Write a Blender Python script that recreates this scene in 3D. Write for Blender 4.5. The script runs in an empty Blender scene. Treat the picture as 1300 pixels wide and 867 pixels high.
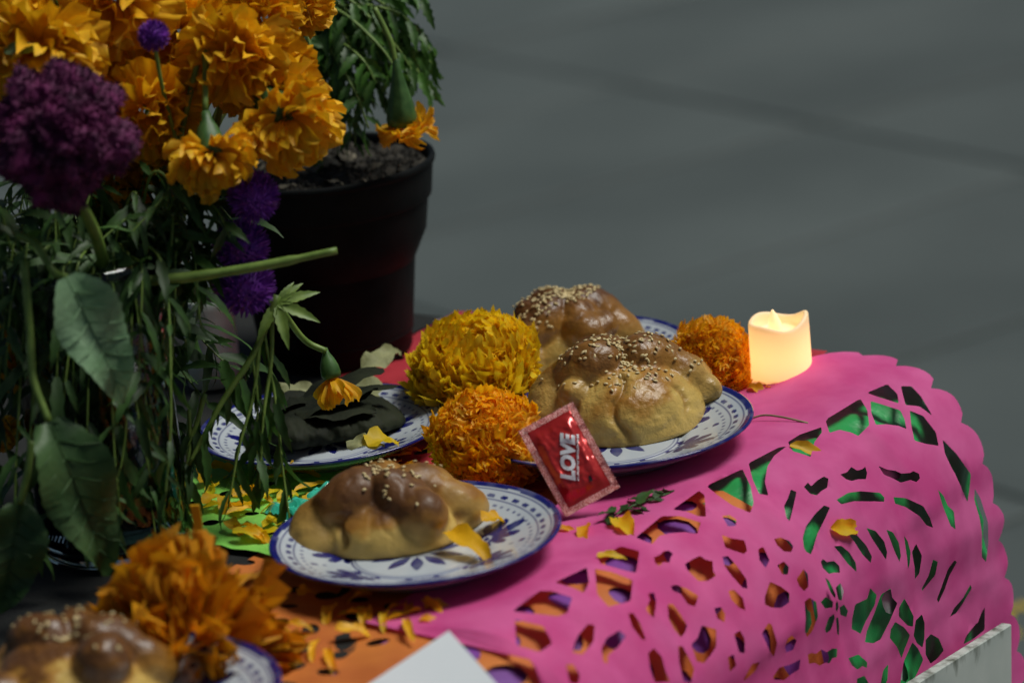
import bpy, bmesh, math, random
import numpy as np
from mathutils import Vector, Matrix, Quaternion, noise as mnoise
from mathutils.geometry import delaunay_2d_cdt
random.seed(7)
R = math.radians
scn = bpy.context.scene
COL = scn.collection
# ------------------------------------------------------------ camera
FPX, PITCH, ROLL, HCAM = 4200.0, R(17), R(5.2), 0.771       # focal length in photo pixels, tilt down, roll, height above the table top
Fv = Vector((0, math.cos(PITCH), -math.sin(PITCH)))
R0 = Vector((1, 0, 0)); U0 = Vector((0, math.sin(PITCH), math.cos(PITCH)))
Rv = R0*math.cos(ROLL) - U0*math.sin(ROLL)
Uv = R0*math.sin(ROLL) + U0*math.cos(ROLL)
CAM = Vector((0, 0, HCAM))
cd = bpy.data.cameras.new('camera'); cam = bpy.data.objects.new('camera', cd); COL.objects.link(cam)
M = Matrix.Identity(4)
for i in range(3):
    M[i][0] = Rv[i]; M[i][1] = Uv[i]; M[i][2] = -Fv[i]; M[i][3] = CAM[i]
cam.matrix_world = M
cd.sensor_width = 36; cd.lens = FPX/1300*36
cd.clip_start = 0.02; cd.clip_end = 500
cd.dof.use_dof = True; cd.dof.focus_distance = 2.33; cd.dof.aperture_fstop = 4.6
scn.camera = cam
# ------------------------------------------------------------ light
SUN_EL, SUN_AZ = R(62), R(8)           # azimuth counted from +x: high, from the right and the camera's side
w = bpy.data.worlds.new('World'); scn.world = w; w.use_nodes = True
nt = w.node_tree
sky = nt.nodes.new('ShaderNodeTexSky'); sky.sky_type = 'NISHITA'; sky.sun_disc = False
sky.sun_elevation = SUN_EL; sky.sun_rotation = math.pi/2 - SUN_AZ
nt.links.new(sky.outputs[0], nt.nodes['Background'].inputs[0]); nt.nodes['Background'].inputs[1].default_value = 0.020
sd = bpy.data.lights.new('sun', 'SUN'); sd.energy = 2.3; sd.angle = R(24); sd.color = (1.0, 1.0, 0.94)
so = bpy.data.objects.new('sun', sd); COL.objects.link(so)
sdir = Vector((math.cos(SUN_EL)*math.cos(SUN_AZ), math.cos(SUN_EL)*math.sin(SUN_AZ), math.sin(SUN_EL)))
so.rotation_euler = sdir.to_track_quat('Z', 'Y').to_euler(); so.location = sdir*4
scn.view_settings.view_transform = 'Standard'; scn.view_settings.look = 'None'
scn.view_settings.exposure = 0.25; scn.view_settings.gamma = 1
scn.render.engine = 'CYCLES'

# ------------------------------------------------------------ helpers
def ray(x, y): return Fv + Rv*((x-650)/FPX) - Uv*((y-433.5)/FPX)
def G(x, y, z=0.0):                      # point on the level plane at height z
    r = ray(x, y); return CAM + r*((z-HCAM)/r.z)
def Dr(x, y, d): return CAM + ray(x, y)*d # point at depth d
def dep(d): return 2.243 + (d-0.958)*0.78   # depth counted from the near plate
def D(x, y, d): return Dr(x, y, dep(d))
def V(*a): return Vector(a)
def tag(o, label=None, cat=None, group=None, kind=None):
    if label: o['label'] = label
    if cat: o['category'] = cat
    if group: o['group'] = group
    if kind: o['kind'] = kind
    return o
def empty(name, loc, label, cat, group=None, rot=None):
    o = bpy.data.objects.new(name, None); COL.objects.link(o); o.location = loc; o.empty_display_size = 0.02
    if rot is not None: o.rotation_euler = rot
    return tag(o, label, cat, group)
def mkmesh(verts, faces, mat=None, smooth=True, cols=None):
    me = bpy.data.meshes.new('mesh'); me.from_pydata([tuple(v) for v in verts], [], faces); me.update()
    if mat: me.materials.append(mat)
    if smooth: me.polygons.foreach_set('use_smooth', [True]*len(me.polygons))
    if cols is not None:
        a = me.color_attributes.new('Col', 'FLOAT_COLOR', 'POINT')
        c = np.ones((len(verts), 4), dtype=np.float32); c[:, :3] = cols
        a.data.foreach_set('color', c.ravel())
    return me
def put(name, me, parent=None, mtx=None):
    o = bpy.data.objects.new(name, me); COL.objects.link(o)
    if parent: o.parent = parent
    if mtx is not None: o.matrix_basis = mtx
    return o
def frame(origin, z, x=None, scale=1.0, twist=0.0):   # matrix whose z axis is z
    z = Vector(z).normalized()
    if x is None: x = Vector((0.31, 0.77, 0.55)) if abs(z.z) > 0.9 else Vector((0, 0, 1))
    x = Vector(x); x = (x - z*x.dot(z)).normalized(); y = z.cross(x)
    if twist: q = Quaternion(z, twist); x = q @ x; y = q @ y
    s = scale if hasattr(scale, '__len__') else (scale,)*3
    m = Matrix.Identity(4)
    for i in range(3):
        m[i][0] = x[i]*s[0]; m[i][1] = y[i]*s[1]; m[i][2] = z[i]*s[2]; m[i][3] = origin[i]
    return m
def nz(p, s=1.0, o=0.0): return mnoise.noise(Vector((p[0]*s+o, p[1]*s+o*0.7, p[2]*s-o)))
def tube(pts, rad, n=8, cap=True):
    pts = [Vector(p) for p in pts]; k = len(pts); vs = []; fs = []
    if not hasattr(rad, '__len__'): rad = [rad]*k
    ref = Vector((0.3, 0.2, 0.93)).normalized()
    for i, p in enumerate(pts):
        t = (pts[min(i+1, k-1)] - pts[max(i-1, 0)]).normalized()
        x = ref - t*ref.dot(t)
        if x.length < 1e-3: x = t.orthogonal()
        x.normalize(); y = t.cross(x); ref = x
        for j in range(n):
            a = 2*math.pi*j/n; vs.append(p + (x*math.cos(a) + y*math.sin(a))*rad[i])
    for i in range(k-1):
        for j in range(n): fs.append((i*n+j, i*n+(j+1) % n, (i+1)*n+(j+1) % n, (i+1)*n+j))
    if cap:
        fs.append(tuple(range(n-1, -1, -1))); fs.append(tuple((k-1)*n+j for j in range(n)))
    return vs, fs
def curve_pts(ctrl, n=12):               # Catmull-Rom through control points
    c = [Vector(p) for p in ctrl]; c = [c[0]*2-c[1]] + c + [c[-1]*2-c[-2]]; out = []
    for i in range(1, len(c)-2):
        for j in range(n):
            t = j/n; a, b, d, e = c[i-1], c[i], c[i+1], c[i+2]
            out.append(0.5*((2*b) + (d-a)*t + (2*a-5*b+4*d-e)*t*t + (-a+3*b-3*d+e)*t**3))
    out.append(c[-2]); return out
def lathe(prof, n=64, closed=False):
    vs = []; fs = []; k = len(prof)
    for i in range(n):
        a = 2*math.pi*i/n
        for r, z in prof: vs.append((r*math.cos(a), r*math.sin(a), z))
    m = k if closed else k-1
    for i in range(n):
        for j in range(m): fs.append((i*k+j, ((i+1) % n)*k+j, ((i+1) % n)*k+(j+1) % k, i*k+(j+1) % k))
    return vs, fs
def box(x0, x1, y0, y1, z0, z1):
    vs = [(x, y, z) for z in (z0, z1) for y in (y0, y1) for x in (x0, x1)]
    return vs, [(0, 2, 3, 1), (4, 5, 7, 6), (0, 1, 5, 4), (2, 6, 7, 3), (0, 4, 6, 2), (1, 3, 7, 5)]
def join(parts):
    vs = []; fs = []
    for v, f in parts:
        b = len(vs); vs += [tuple(x) for x in v]; fs += [tuple(i+b for i in t) for t in f]
    return vs, fs

# ------------------------------------------------------------ materials
def material(name, c1, c2=None, scale=40, rough=0.6, bump=0.0, bscale=None, metal=0, spec=0.5, transl=0.0, coat=0, attr=False, detail=4, sheen=0, per_object=0.0, cmix=(0.35, 0.65)):
    m = bpy.data.materials.new(name); m.use_nodes = True; t = m.node_tree; N = t.nodes; L = t.links
    b = N['Principled BSDF']; b.inputs['Roughness'].default_value = rough; b.inputs['Metallic'].default_value = metal
    b.inputs['Specular IOR Level'].default_value = spec
    if coat: b.inputs['Coat Weight'].default_value = coat; b.inputs['Coat Roughness'].default_value = 0.12
    if sheen: b.inputs['Sheen Weight'].default_value = sheen
    tc = N.new('ShaderNodeTexCoord'); out = None
    if attr:
        a = N.new('ShaderNodeVertexColor'); a.layer_name = 'Col'; out = a.outputs[0]
    elif c2 is not None:
        no = N.new('ShaderNodeTexNoise'); no.inputs['Scale'].default_value = scale; no.inputs['Detail'].default_value = detail
        L.new(tc.outputs['Object'], no.inputs['Vector'])
        r = N.new('ShaderNodeValToRGB'); r.color_ramp.elements[0].color = (*c1, 1); r.color_ramp.elements[1].color = (*c2, 1)
        r.color_ramp.elements[0].position, r.color_ramp.elements[1].position = cmix
        L.new(no.outputs[0], r.inputs[0]); out = r.outputs[0]
    if per_object and out is not None:
        oi = N.new('ShaderNodeObjectInfo'); hs = N.new('ShaderNodeHueSaturation')
        mr = N.new('ShaderNodeMapRange'); mr.inputs[3].default_value = 1-per_object; mr.inputs[4].default_value = 1+per_object
        L.new(oi.outputs['Random'], mr.inputs[0]); L.new(mr.outputs[0], hs.inputs['Value']); L.new(out, hs.inputs['Color']); out = hs.outputs[0]
    if out is not None: L.new(out, b.inputs['Base Color'])
    else: b.inputs['Base Color'].default_value = (*c1, 1)
    if bump:
        no = N.new('ShaderNodeTexNoise'); no.inputs['Scale'].default_value = bscale or scale*4; no.inputs['Detail'].default_value = 5
        L.new(tc.outputs['Object'], no.inputs['Vector'])
        bp = N.new('ShaderNodeBump'); bp.inputs['Strength'].default_value = bump; bp.inputs['Distance'].default_value = 0.002
        L.new(no.outputs[0], bp.inputs['Height']); L.new(bp.outputs[0], b.inputs['Normal'])
    if transl:
        ts = N.new('ShaderNodeBsdfTranslucent'); mx = N.new('ShaderNodeMixShader'); mx.inputs[0].default_value = transl
        if out is not None: L.new(out, ts.inputs[0])
        else: ts.inputs[0].default_value = (*c1, 1)
        L.new(b.outputs[0], mx.inputs[1]); L.new(ts.outputs[0], mx.inputs[2]); L.new(mx.outputs[0], N['Material Output'].inputs[0])
    return m
MT = {}
MT['concrete'] = material('concrete', (0.046, 0.059, 0.057), (0.086, 0.104, 0.100), 1.1, 0.7, 0.25, 60, detail=10, per_object=0.07, cmix=(0.3, 0.7))
MT['joint'] = material('joint', (0.036, 0.047, 0.045), (0.056, 0.069, 0.066), 6, 0.9)
MT['cloth'] = material('white_cloth', (0.70, 0.71, 0.70), (0.78, 0.78, 0.77), 30, 0.85, 0.2, 900)
MT['shade_sheet'] = material('shade_sheet_black', (0.004, 0.0045, 0.004), (0.009, 0.010, 0.008), 40, 0.9, 0.3, 600)  # near-black, stands in for the gloom around the jar
MT['wood'] = material('wood', (0.16, 0.09, 0.045), (0.26, 0.15, 0.08), 20, 0.5)
MT['pink'] = material('pink_tissue', (0.70, 0.065, 0.285), (0.82, 0.135, 0.395), 22, 0.75, 0.04, 900, transl=0.25)
MT['orange_paper'] = material('orange_tissue', (0.52, 0.13, 0.02), (0.66, 0.20, 0.03), 25, 0.65, 0.3, 500, transl=0.10)
MT['purple_paper'] = material('purple_tissue', (0.12, 0.025, 0.20), (0.20, 0.05, 0.33), 30, 0.55, 0.3, 400)
MT['green_paper'] = material('green_tissue', (0.008, 0.24, 0.048), (0.018, 0.42, 0.10), 25, 0.35, 0.2, 300)
MT['lime_paper'] = material('lime_tissue', (0.16, 0.48, 0.06), (0.24, 0.62, 0.10), 30, 0.6, 0.3, 400)
MT['red_paper'] = material('red_tissue', (0.34, 0.012, 0.022), (0.46, 0.025, 0.04), 30, 0.6, 0.3, 500)
MT['teal'] = material('teal_cellophane', (0.03, 0.42, 0.27), (0.07, 0.60, 0.42), 30, 0.12, 0.3, 150, spec=0.8)
MT['plate'] = material('glazed_plate', (1, 1, 1), rough=0.13, attr=True, spec=0.6, bump=0.06, bscale=90)
MT['crust'] = material('bread_crust', (1, 1, 1), rough=0.36, attr=True, bump=0.7, bscale=190, coat=0.14, spec=0.35)
MT['crust_dry'] = material('bread_crust_matt', (1, 1, 1), rough=0.5, attr=True, bump=0.4, bscale=160, coat=0.05, spec=0.35)
MT['sesame'] = material('sesame', (0.58, 0.43, 0.19), (0.72, 0.58, 0.30), 200, 0.45)
MT['yellow'] = material('marigold_yellow', (0.88, 0.58, 0.008), (0.97, 0.72, 0.020), 3, 0.55, transl=0.48, per_object=0.14)
MT['orange'] = material('marigold_orange', (0.92, 0.45, 0.006), (0.98, 0.58, 0.012), 3, 0.55, transl=0.48, per_object=0.14)
MT['deep'] = material('marigold_deep_orange', (0.80, 0.40, 0.008), (0.94, 0.57, 0.016), 3, 0.55, transl=0.28, per_object=0.20)
MT['shaded'] = material('marigold_shaded_orange', (0.66, 0.27, 0.005), (0.84, 0.40, 0.010), 3, 0.6, transl=0.30, per_object=0.25)  # orange darkened: the weaker light on the shaggy head is put into the colour
MT['calyx'] = material('calyx', (0.035, 0.10, 0.02), (0.075, 0.17, 0.04), 120, 0.5, transl=0.1)
MT['stem'] = material('stem', (0.11, 0.19, 0.025), (0.20, 0.30, 0.055), 90, 0.5, transl=0.05)
MT['leaf'] = material('leaf', (0.022, 0.062, 0.010), (0.050, 0.120, 0.022), 60, 0.55, transl=0.25, per_object=0.45)
MT['leaf_plant'] = material('leaf_plant', (0.030, 0.090, 0.010), (0.080, 0.190, 0.026), 60, 0.5, transl=0.3, per_object=0.5)
MT['leaf_sage'] = material('leaf_sage', (0.16, 0.30, 0.14), (0.26, 0.42, 0.23), 40, 0.65, 0.4, 160, transl=0.2)
MT['leaf_broad'] = material('leaf_broad', (0.035, 0.095, 0.024), (0.075, 0.15, 0.045), 40, 0.55, 0.3, 160, transl=0.2)
MT['leaf_dead'] = material('leaf_dead', (0.10, 0.085, 0.055), (0.22, 0.19, 0.13), 60, 0.8, 0.5, 200, per_object=0.4)
MT['leaf_dry'] = material('leaf_dry_green', (0.16, 0.17, 0.06), (0.30, 0.30, 0.14), 60, 0.7, 0.4, 200)
MT['comb'] = material('cockscomb', (0.045, 0.002, 0.027), (0.14, 0.005, 0.075), 60, 0.8, 0.6, 260)
MT['globe'] = material('globe_amaranth', (0.12, 0.018, 0.24), (0.26, 0.045, 0.45), 200, 0.6)
MT['pot'] = material('pot_plastic', (0.006, 0.007, 0.007), (0.011, 0.012, 0.012), 30, 0.5, 0.15, 80, spec=0.06)
MT['soil'] = material('soil', (0.008, 0.007, 0.005), (0.05, 0.042, 0.03), 120, 0.95, 0.8, 220)
MT['tamal'] = material('banana_leaf', (0.005, 0.007, 0.004), (0.022, 0.026, 0.013), 30, 0.7, 0.4, 120, spec=0.15)
MT['cup'] = material('cup_card', (0.62, 0.68, 0.60), (0.72, 0.76, 0.68), 40, 0.7, 0.4, 140)
MT['cup_in'] = material('cup_inside', (0.22, 0.19, 0.15), (0.40, 0.36, 0.28), 40, 0.85, 0.4, 140)
MT['card'] = material('white_card', (0.74, 0.78, 0.80), (0.78, 0.81, 0.83), 20, 0.7)
MT['board'] = material('board_face', (0.42, 0.46, 0.42), (0.52, 0.55, 0.50), 18, 0.75)
MT['foil'] = material('red_foil', (0.52, 0.022, 0.020), (0.64, 0.04, 0.035), 30, 0.24, 0.7, 55, metal=0.35, coat=0.6)
MT['foil_edge'] = material('foil_crimp', (0.60, 0.10, 0.09), (0.98, 0.60, 0.55), 1100, 0.30, 0.9, 1600, metal=0.4, cmix=(0.42, 0.62))  # pale speckle paints the highlights of the crimps into the colour
MT['silver'] = material('silver_print', (0.85, 0.85, 0.88), (0.95, 0.95, 0.97), 40, 0.3, metal=0.2)
MT['black_print'] = material('black_print', (0.015, 0.015, 0.015), rough=0.5)
def candle_mat(name, col, em, tr):
    m = bpy.data.materials.new(name); m.use_nodes = True; t = m.node_tree; N = t.nodes; L = t.links
    b = N['Principled BSDF']; b.inputs['Base Color'].default_value = (*col, 1); b.inputs['Roughness'].default_value = 0.4
    b.inputs['Emission Color'].default_value = (1.0, 0.75, 0.35, 1); b.inputs['Emission Strength'].default_value = em
    ts = N.new('ShaderNodeBsdfTranslucent'); ts.inputs[0].default_value = (1.0, 0.80, 0.50, 1)
    mx = N.new('ShaderNodeMixShader'); mx.inputs[0].default_value = tr
    L.new(b.outputs[0], mx.inputs[1]); L.new(ts.outputs[0], mx.inputs[2]); L.new(mx.outputs[0], N['Material Output'].inputs[0])
    return m
MT['wax'] = candle_mat('lit_wax', (0.86, 0.80, 0.64), 0.30, 0.35)
MT['flame'] = candle_mat('led_flame', (0.9, 0.8, 0.65), 0.6, 0.2)
def glass_mat(name, col, rough=0.0, ior=1.45):
    m = bpy.data.materials.new(name); m.use_nodes = True; b = m.node_tree.nodes['Principled BSDF']
    b.inputs['Base Color'].default_value = (*col, 1); b.inputs['Transmission Weight'].default_value = 1
    b.inputs['Roughness'].default_value = rough; b.inputs['IOR'].default_value = ior; return m
MT['glass'] = glass_mat('jar_glass', (0.62, 0.72, 0.68), 0.02)
MT['water'] = glass_mat('jar_water', (0.20, 0.26, 0.18), 0.0, 1.33)

# ------------------------------------------------------------ the table frame of reference
# t runs along the near edge of the table, s across it towards the outside; the edge is rounded over by the cloth
ANG = R(55.0547)
TU = Vector((math.cos(ANG), math.sin(ANG), 0)); TN = Vector((math.sin(ANG), -math.cos(ANG), 0)); TA = Vector((-0.0902, 1.9560, 0))
Q1, RR, PM, TC = 0.075, 0.075, R(82), 0.553
def surf(t, q, o=0.0, corner=False):                   # point at arc-length q across the covered edge, o above the cloth
    k = min(1.0, max(0.0, (q-0.02)/0.10)) if corner else 0.0; TC = 0.553 - 0.085*k*k*(3-2*k)      # the table corner is rounded
    dq = max(q-Q1, 0.0); dt = max(t-TC, 0.0)
    L = math.hypot(dq, dt)
    if L < 1e-9: return TA + TU*t + TN*q + Vector((0, 0, o))
    ws = (dq/L)**2; rad = RR*ws + 0.022*(1-ws)
    ph = min(L/rad, PM); h = rad*math.sin(ph); z = -rad*(1-math.cos(ph))
    if L > rad*PM: h += (L-rad*PM)*math.cos(PM); z -= (L-rad*PM)*math.sin(PM)
    dv = (TU*dt + TN*dq)/L
    nrm = dv*math.sin(ph) + Vector((0, 0, math.cos(ph)))
    return TA + TU*(t-dt) + TN*min(q, Q1) + dv*h + Vector((0, 0, z)) + nrm*o
def ts(p): v = Vector(p)-TA; return v.dot(TU), v.dot(TN)

# ------------------------------------------------------------ ground: concrete slabs with sunk joints, and the wall of the square behind
GZ = -0.78
gm = mkmesh(*box(-160, 160, -160, 160, GZ-0.06, GZ-0.004), MT['joint'], False)
ground = put('ground', gm); tag(ground, kind='structure')
SL, SX = 0.62, 1.24; GA = R(35)
gu, gv = Vector((math.cos(GA), math.sin(GA), 0)), Vector((-math.sin(GA), math.cos(GA), 0))
slabs = []
for k in range(4):
    bm = bmesh.new(); v, f = box(-SX/2+0.010, SX/2-0.010, -SL/2+0.010, SL/2-0.010, -0.04, 0)
    bv = [bm.verts.new(x) for x in v]; [bm.faces.new([bv[i] for i in t]) for t in f]
    bmesh.ops.bevel(bm, geom=[e for e in bm.edges if all(x.co.z > -0.01 for x in e.verts)], offset=0.003, segments=1, affect='EDGES')
    me = bpy.data.meshes.new('mesh'); bm.to_mesh(me); bm.free(); me.materials.append(MT['concrete']); slabs.append(me)
rs = random.Random(3); cells = []
for i in range(-30, 31):
    for j in range(-30, 31):
        p = gu*(i*SX ) + gv*(j*SL) + Vector((0, 4, 0))
        cells.append((abs(p.y-5.6)*0.9 + abs(p.x-0.4), p))
cells.sort(key=lambda c: c[0])
for d, p in cells[:220]:
    put('slab', slabs[rs.randrange(4)], ground, Matrix.Translation((p.x, p.y, GZ+rs.uniform(-0.002, 0.002))) @ Matrix.Rotation(GA+rs.choice([0, math.pi]), 4, 'Z'))

# ------------------------------------------------------------ table and cloth
tb = empty('table', surf(0.1, -0.4) + V(0, 0, GZ), 'wooden table standing under the white cloth and the coloured papers', 'table')
def tput(name, vs, fs, mat, par, smooth=False):
    o = par.location; return put(name, mkmesh([Vector(v)-o for v in vs], fs, mat, smooth), par)
def tbox(t0, t1, s0, s1, z0, z1):
    vs = [TA + TU*t + TN*s + V(0, 0, z) for z in (z0, z1) for s in (s0, s1) for t in (t0, t1)]
    return vs, box(0, 1, 0, 1, 0, 1)[1]
tput('tabletop', *tbox(-0.78, 0.45, -1.0, 0.065, -0.035, -0.004), MT['wood'], tb)
for a in (-0.72, 0.40):
    for b in (-0.94, 0.02): tput('leg', *tbox(a-0.025, a+0.025, b-0.025, b+0.025, GZ, -0.035), MT['wood'], tb)
vs = []; fs = []
ta = list(np.linspace(-0.78, 0.45, 60)) + list(np.linspace(0.457, 1.05, 84)); qa = list(np.linspace(-1.0, 0.07, 50)) + list(np.linspace(0.08, 0.62, 60))
for t in ta:
    for q in qa:
        L = max(q-Q1, 0) + max(t-TC, 0)
        rip = 0.0010*nz((t*9, q*9, 0)) - 0.003 + min(max(L-0.30, 0), 0.25)*0.035*math.sin((t-q)*38 + 2*nz((t*4, q*2, 5)))
        vs.append(surf(t, q, rip, True))
n = len(qa)
for i in range(len(ta)-1):
    for j in range(n-1): fs.append((i*n+j, (i+1)*n+j, (i+1)*n+j+1, i*n+j+1))
cl = put('tablecloth', mkmesh(vs, fs, MT['cloth'])); tag(cl, 'white cloth covering the table, showing behind the lit candle', 'tablecloth')

# ------------------------------------------------------------ cut paper sheets
def inside(poly, P):
    x, y = P[:, 0], P[:, 1]; r = np.zeros(len(P), bool); k = len(poly); j = k-1
    for i in range(k):
        xi, yi = poly[i]; xj, yj = poly[j]
        if abs(yj-yi) > 1e-12:
            c = ((yi > y) != (yj > y)) & (x < (xj-xi)*(y-yi)/(yj-yi)+xi); r ^= c
        j = i
    return r
def chaikin(p, k=0.2):
    o = []
    for i in range(len(p)):
        a, b = p[i], p[(i+1) % len(p)]
        o.append((a[0]*(1-k)+b[0]*k, a[1]*(1-k)+b[1]*k)); o.append((a[0]*k+b[0]*(1-k), a[1]*k+b[1]*(1-k)))
    return o
def sheet(name, outline, holes, fn, mat, step):
    pts = [Vector(p) for p in outline]; ed = [(i, (i+1) % len(pts)) for i in range(len(pts))]
    for h in holes:
        b = len(pts); pts += [Vector(p) for p in h]; ed += [(b+i, b+(i+1) % len(h)) for i in range(len(h))]
    ol = np.array([tuple(p) for p in outline]); lo, hi = ol.min(0), ol.max(0)
    g = np.array([(a, b) for a in np.arange(lo[0], hi[0], step) for b in np.arange(lo[1], hi[1], step)]) + np.random.RandomState(1).uniform(-.2, .2, (1, 2))*step
    k = inside(outline, g)
    for h in holes: k &= ~inside(h, g)
    pts += [Vector(p) for p in g[k]]
    r = delaunay_2d_cdt(pts, ed, [], 0, 1e-6)
    v2 = np.array([tuple(v) for v in r[0]]); fc = np.array([list(f) for f in r[2]])
    c = v2[fc].mean(1); keep = inside(outline, c)
    for h in holes: keep &= ~inside(h, c)
    fc = fc[keep]; used = np.unique(fc); mp = -np.ones(len(v2), int); mp[used] = np.arange(len(used))
    return put(name, mkmesh([fn(a, b) for a, b in v2[used]], [tuple(int(mp[i]) for i in f) for f in fc], mat))
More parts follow.
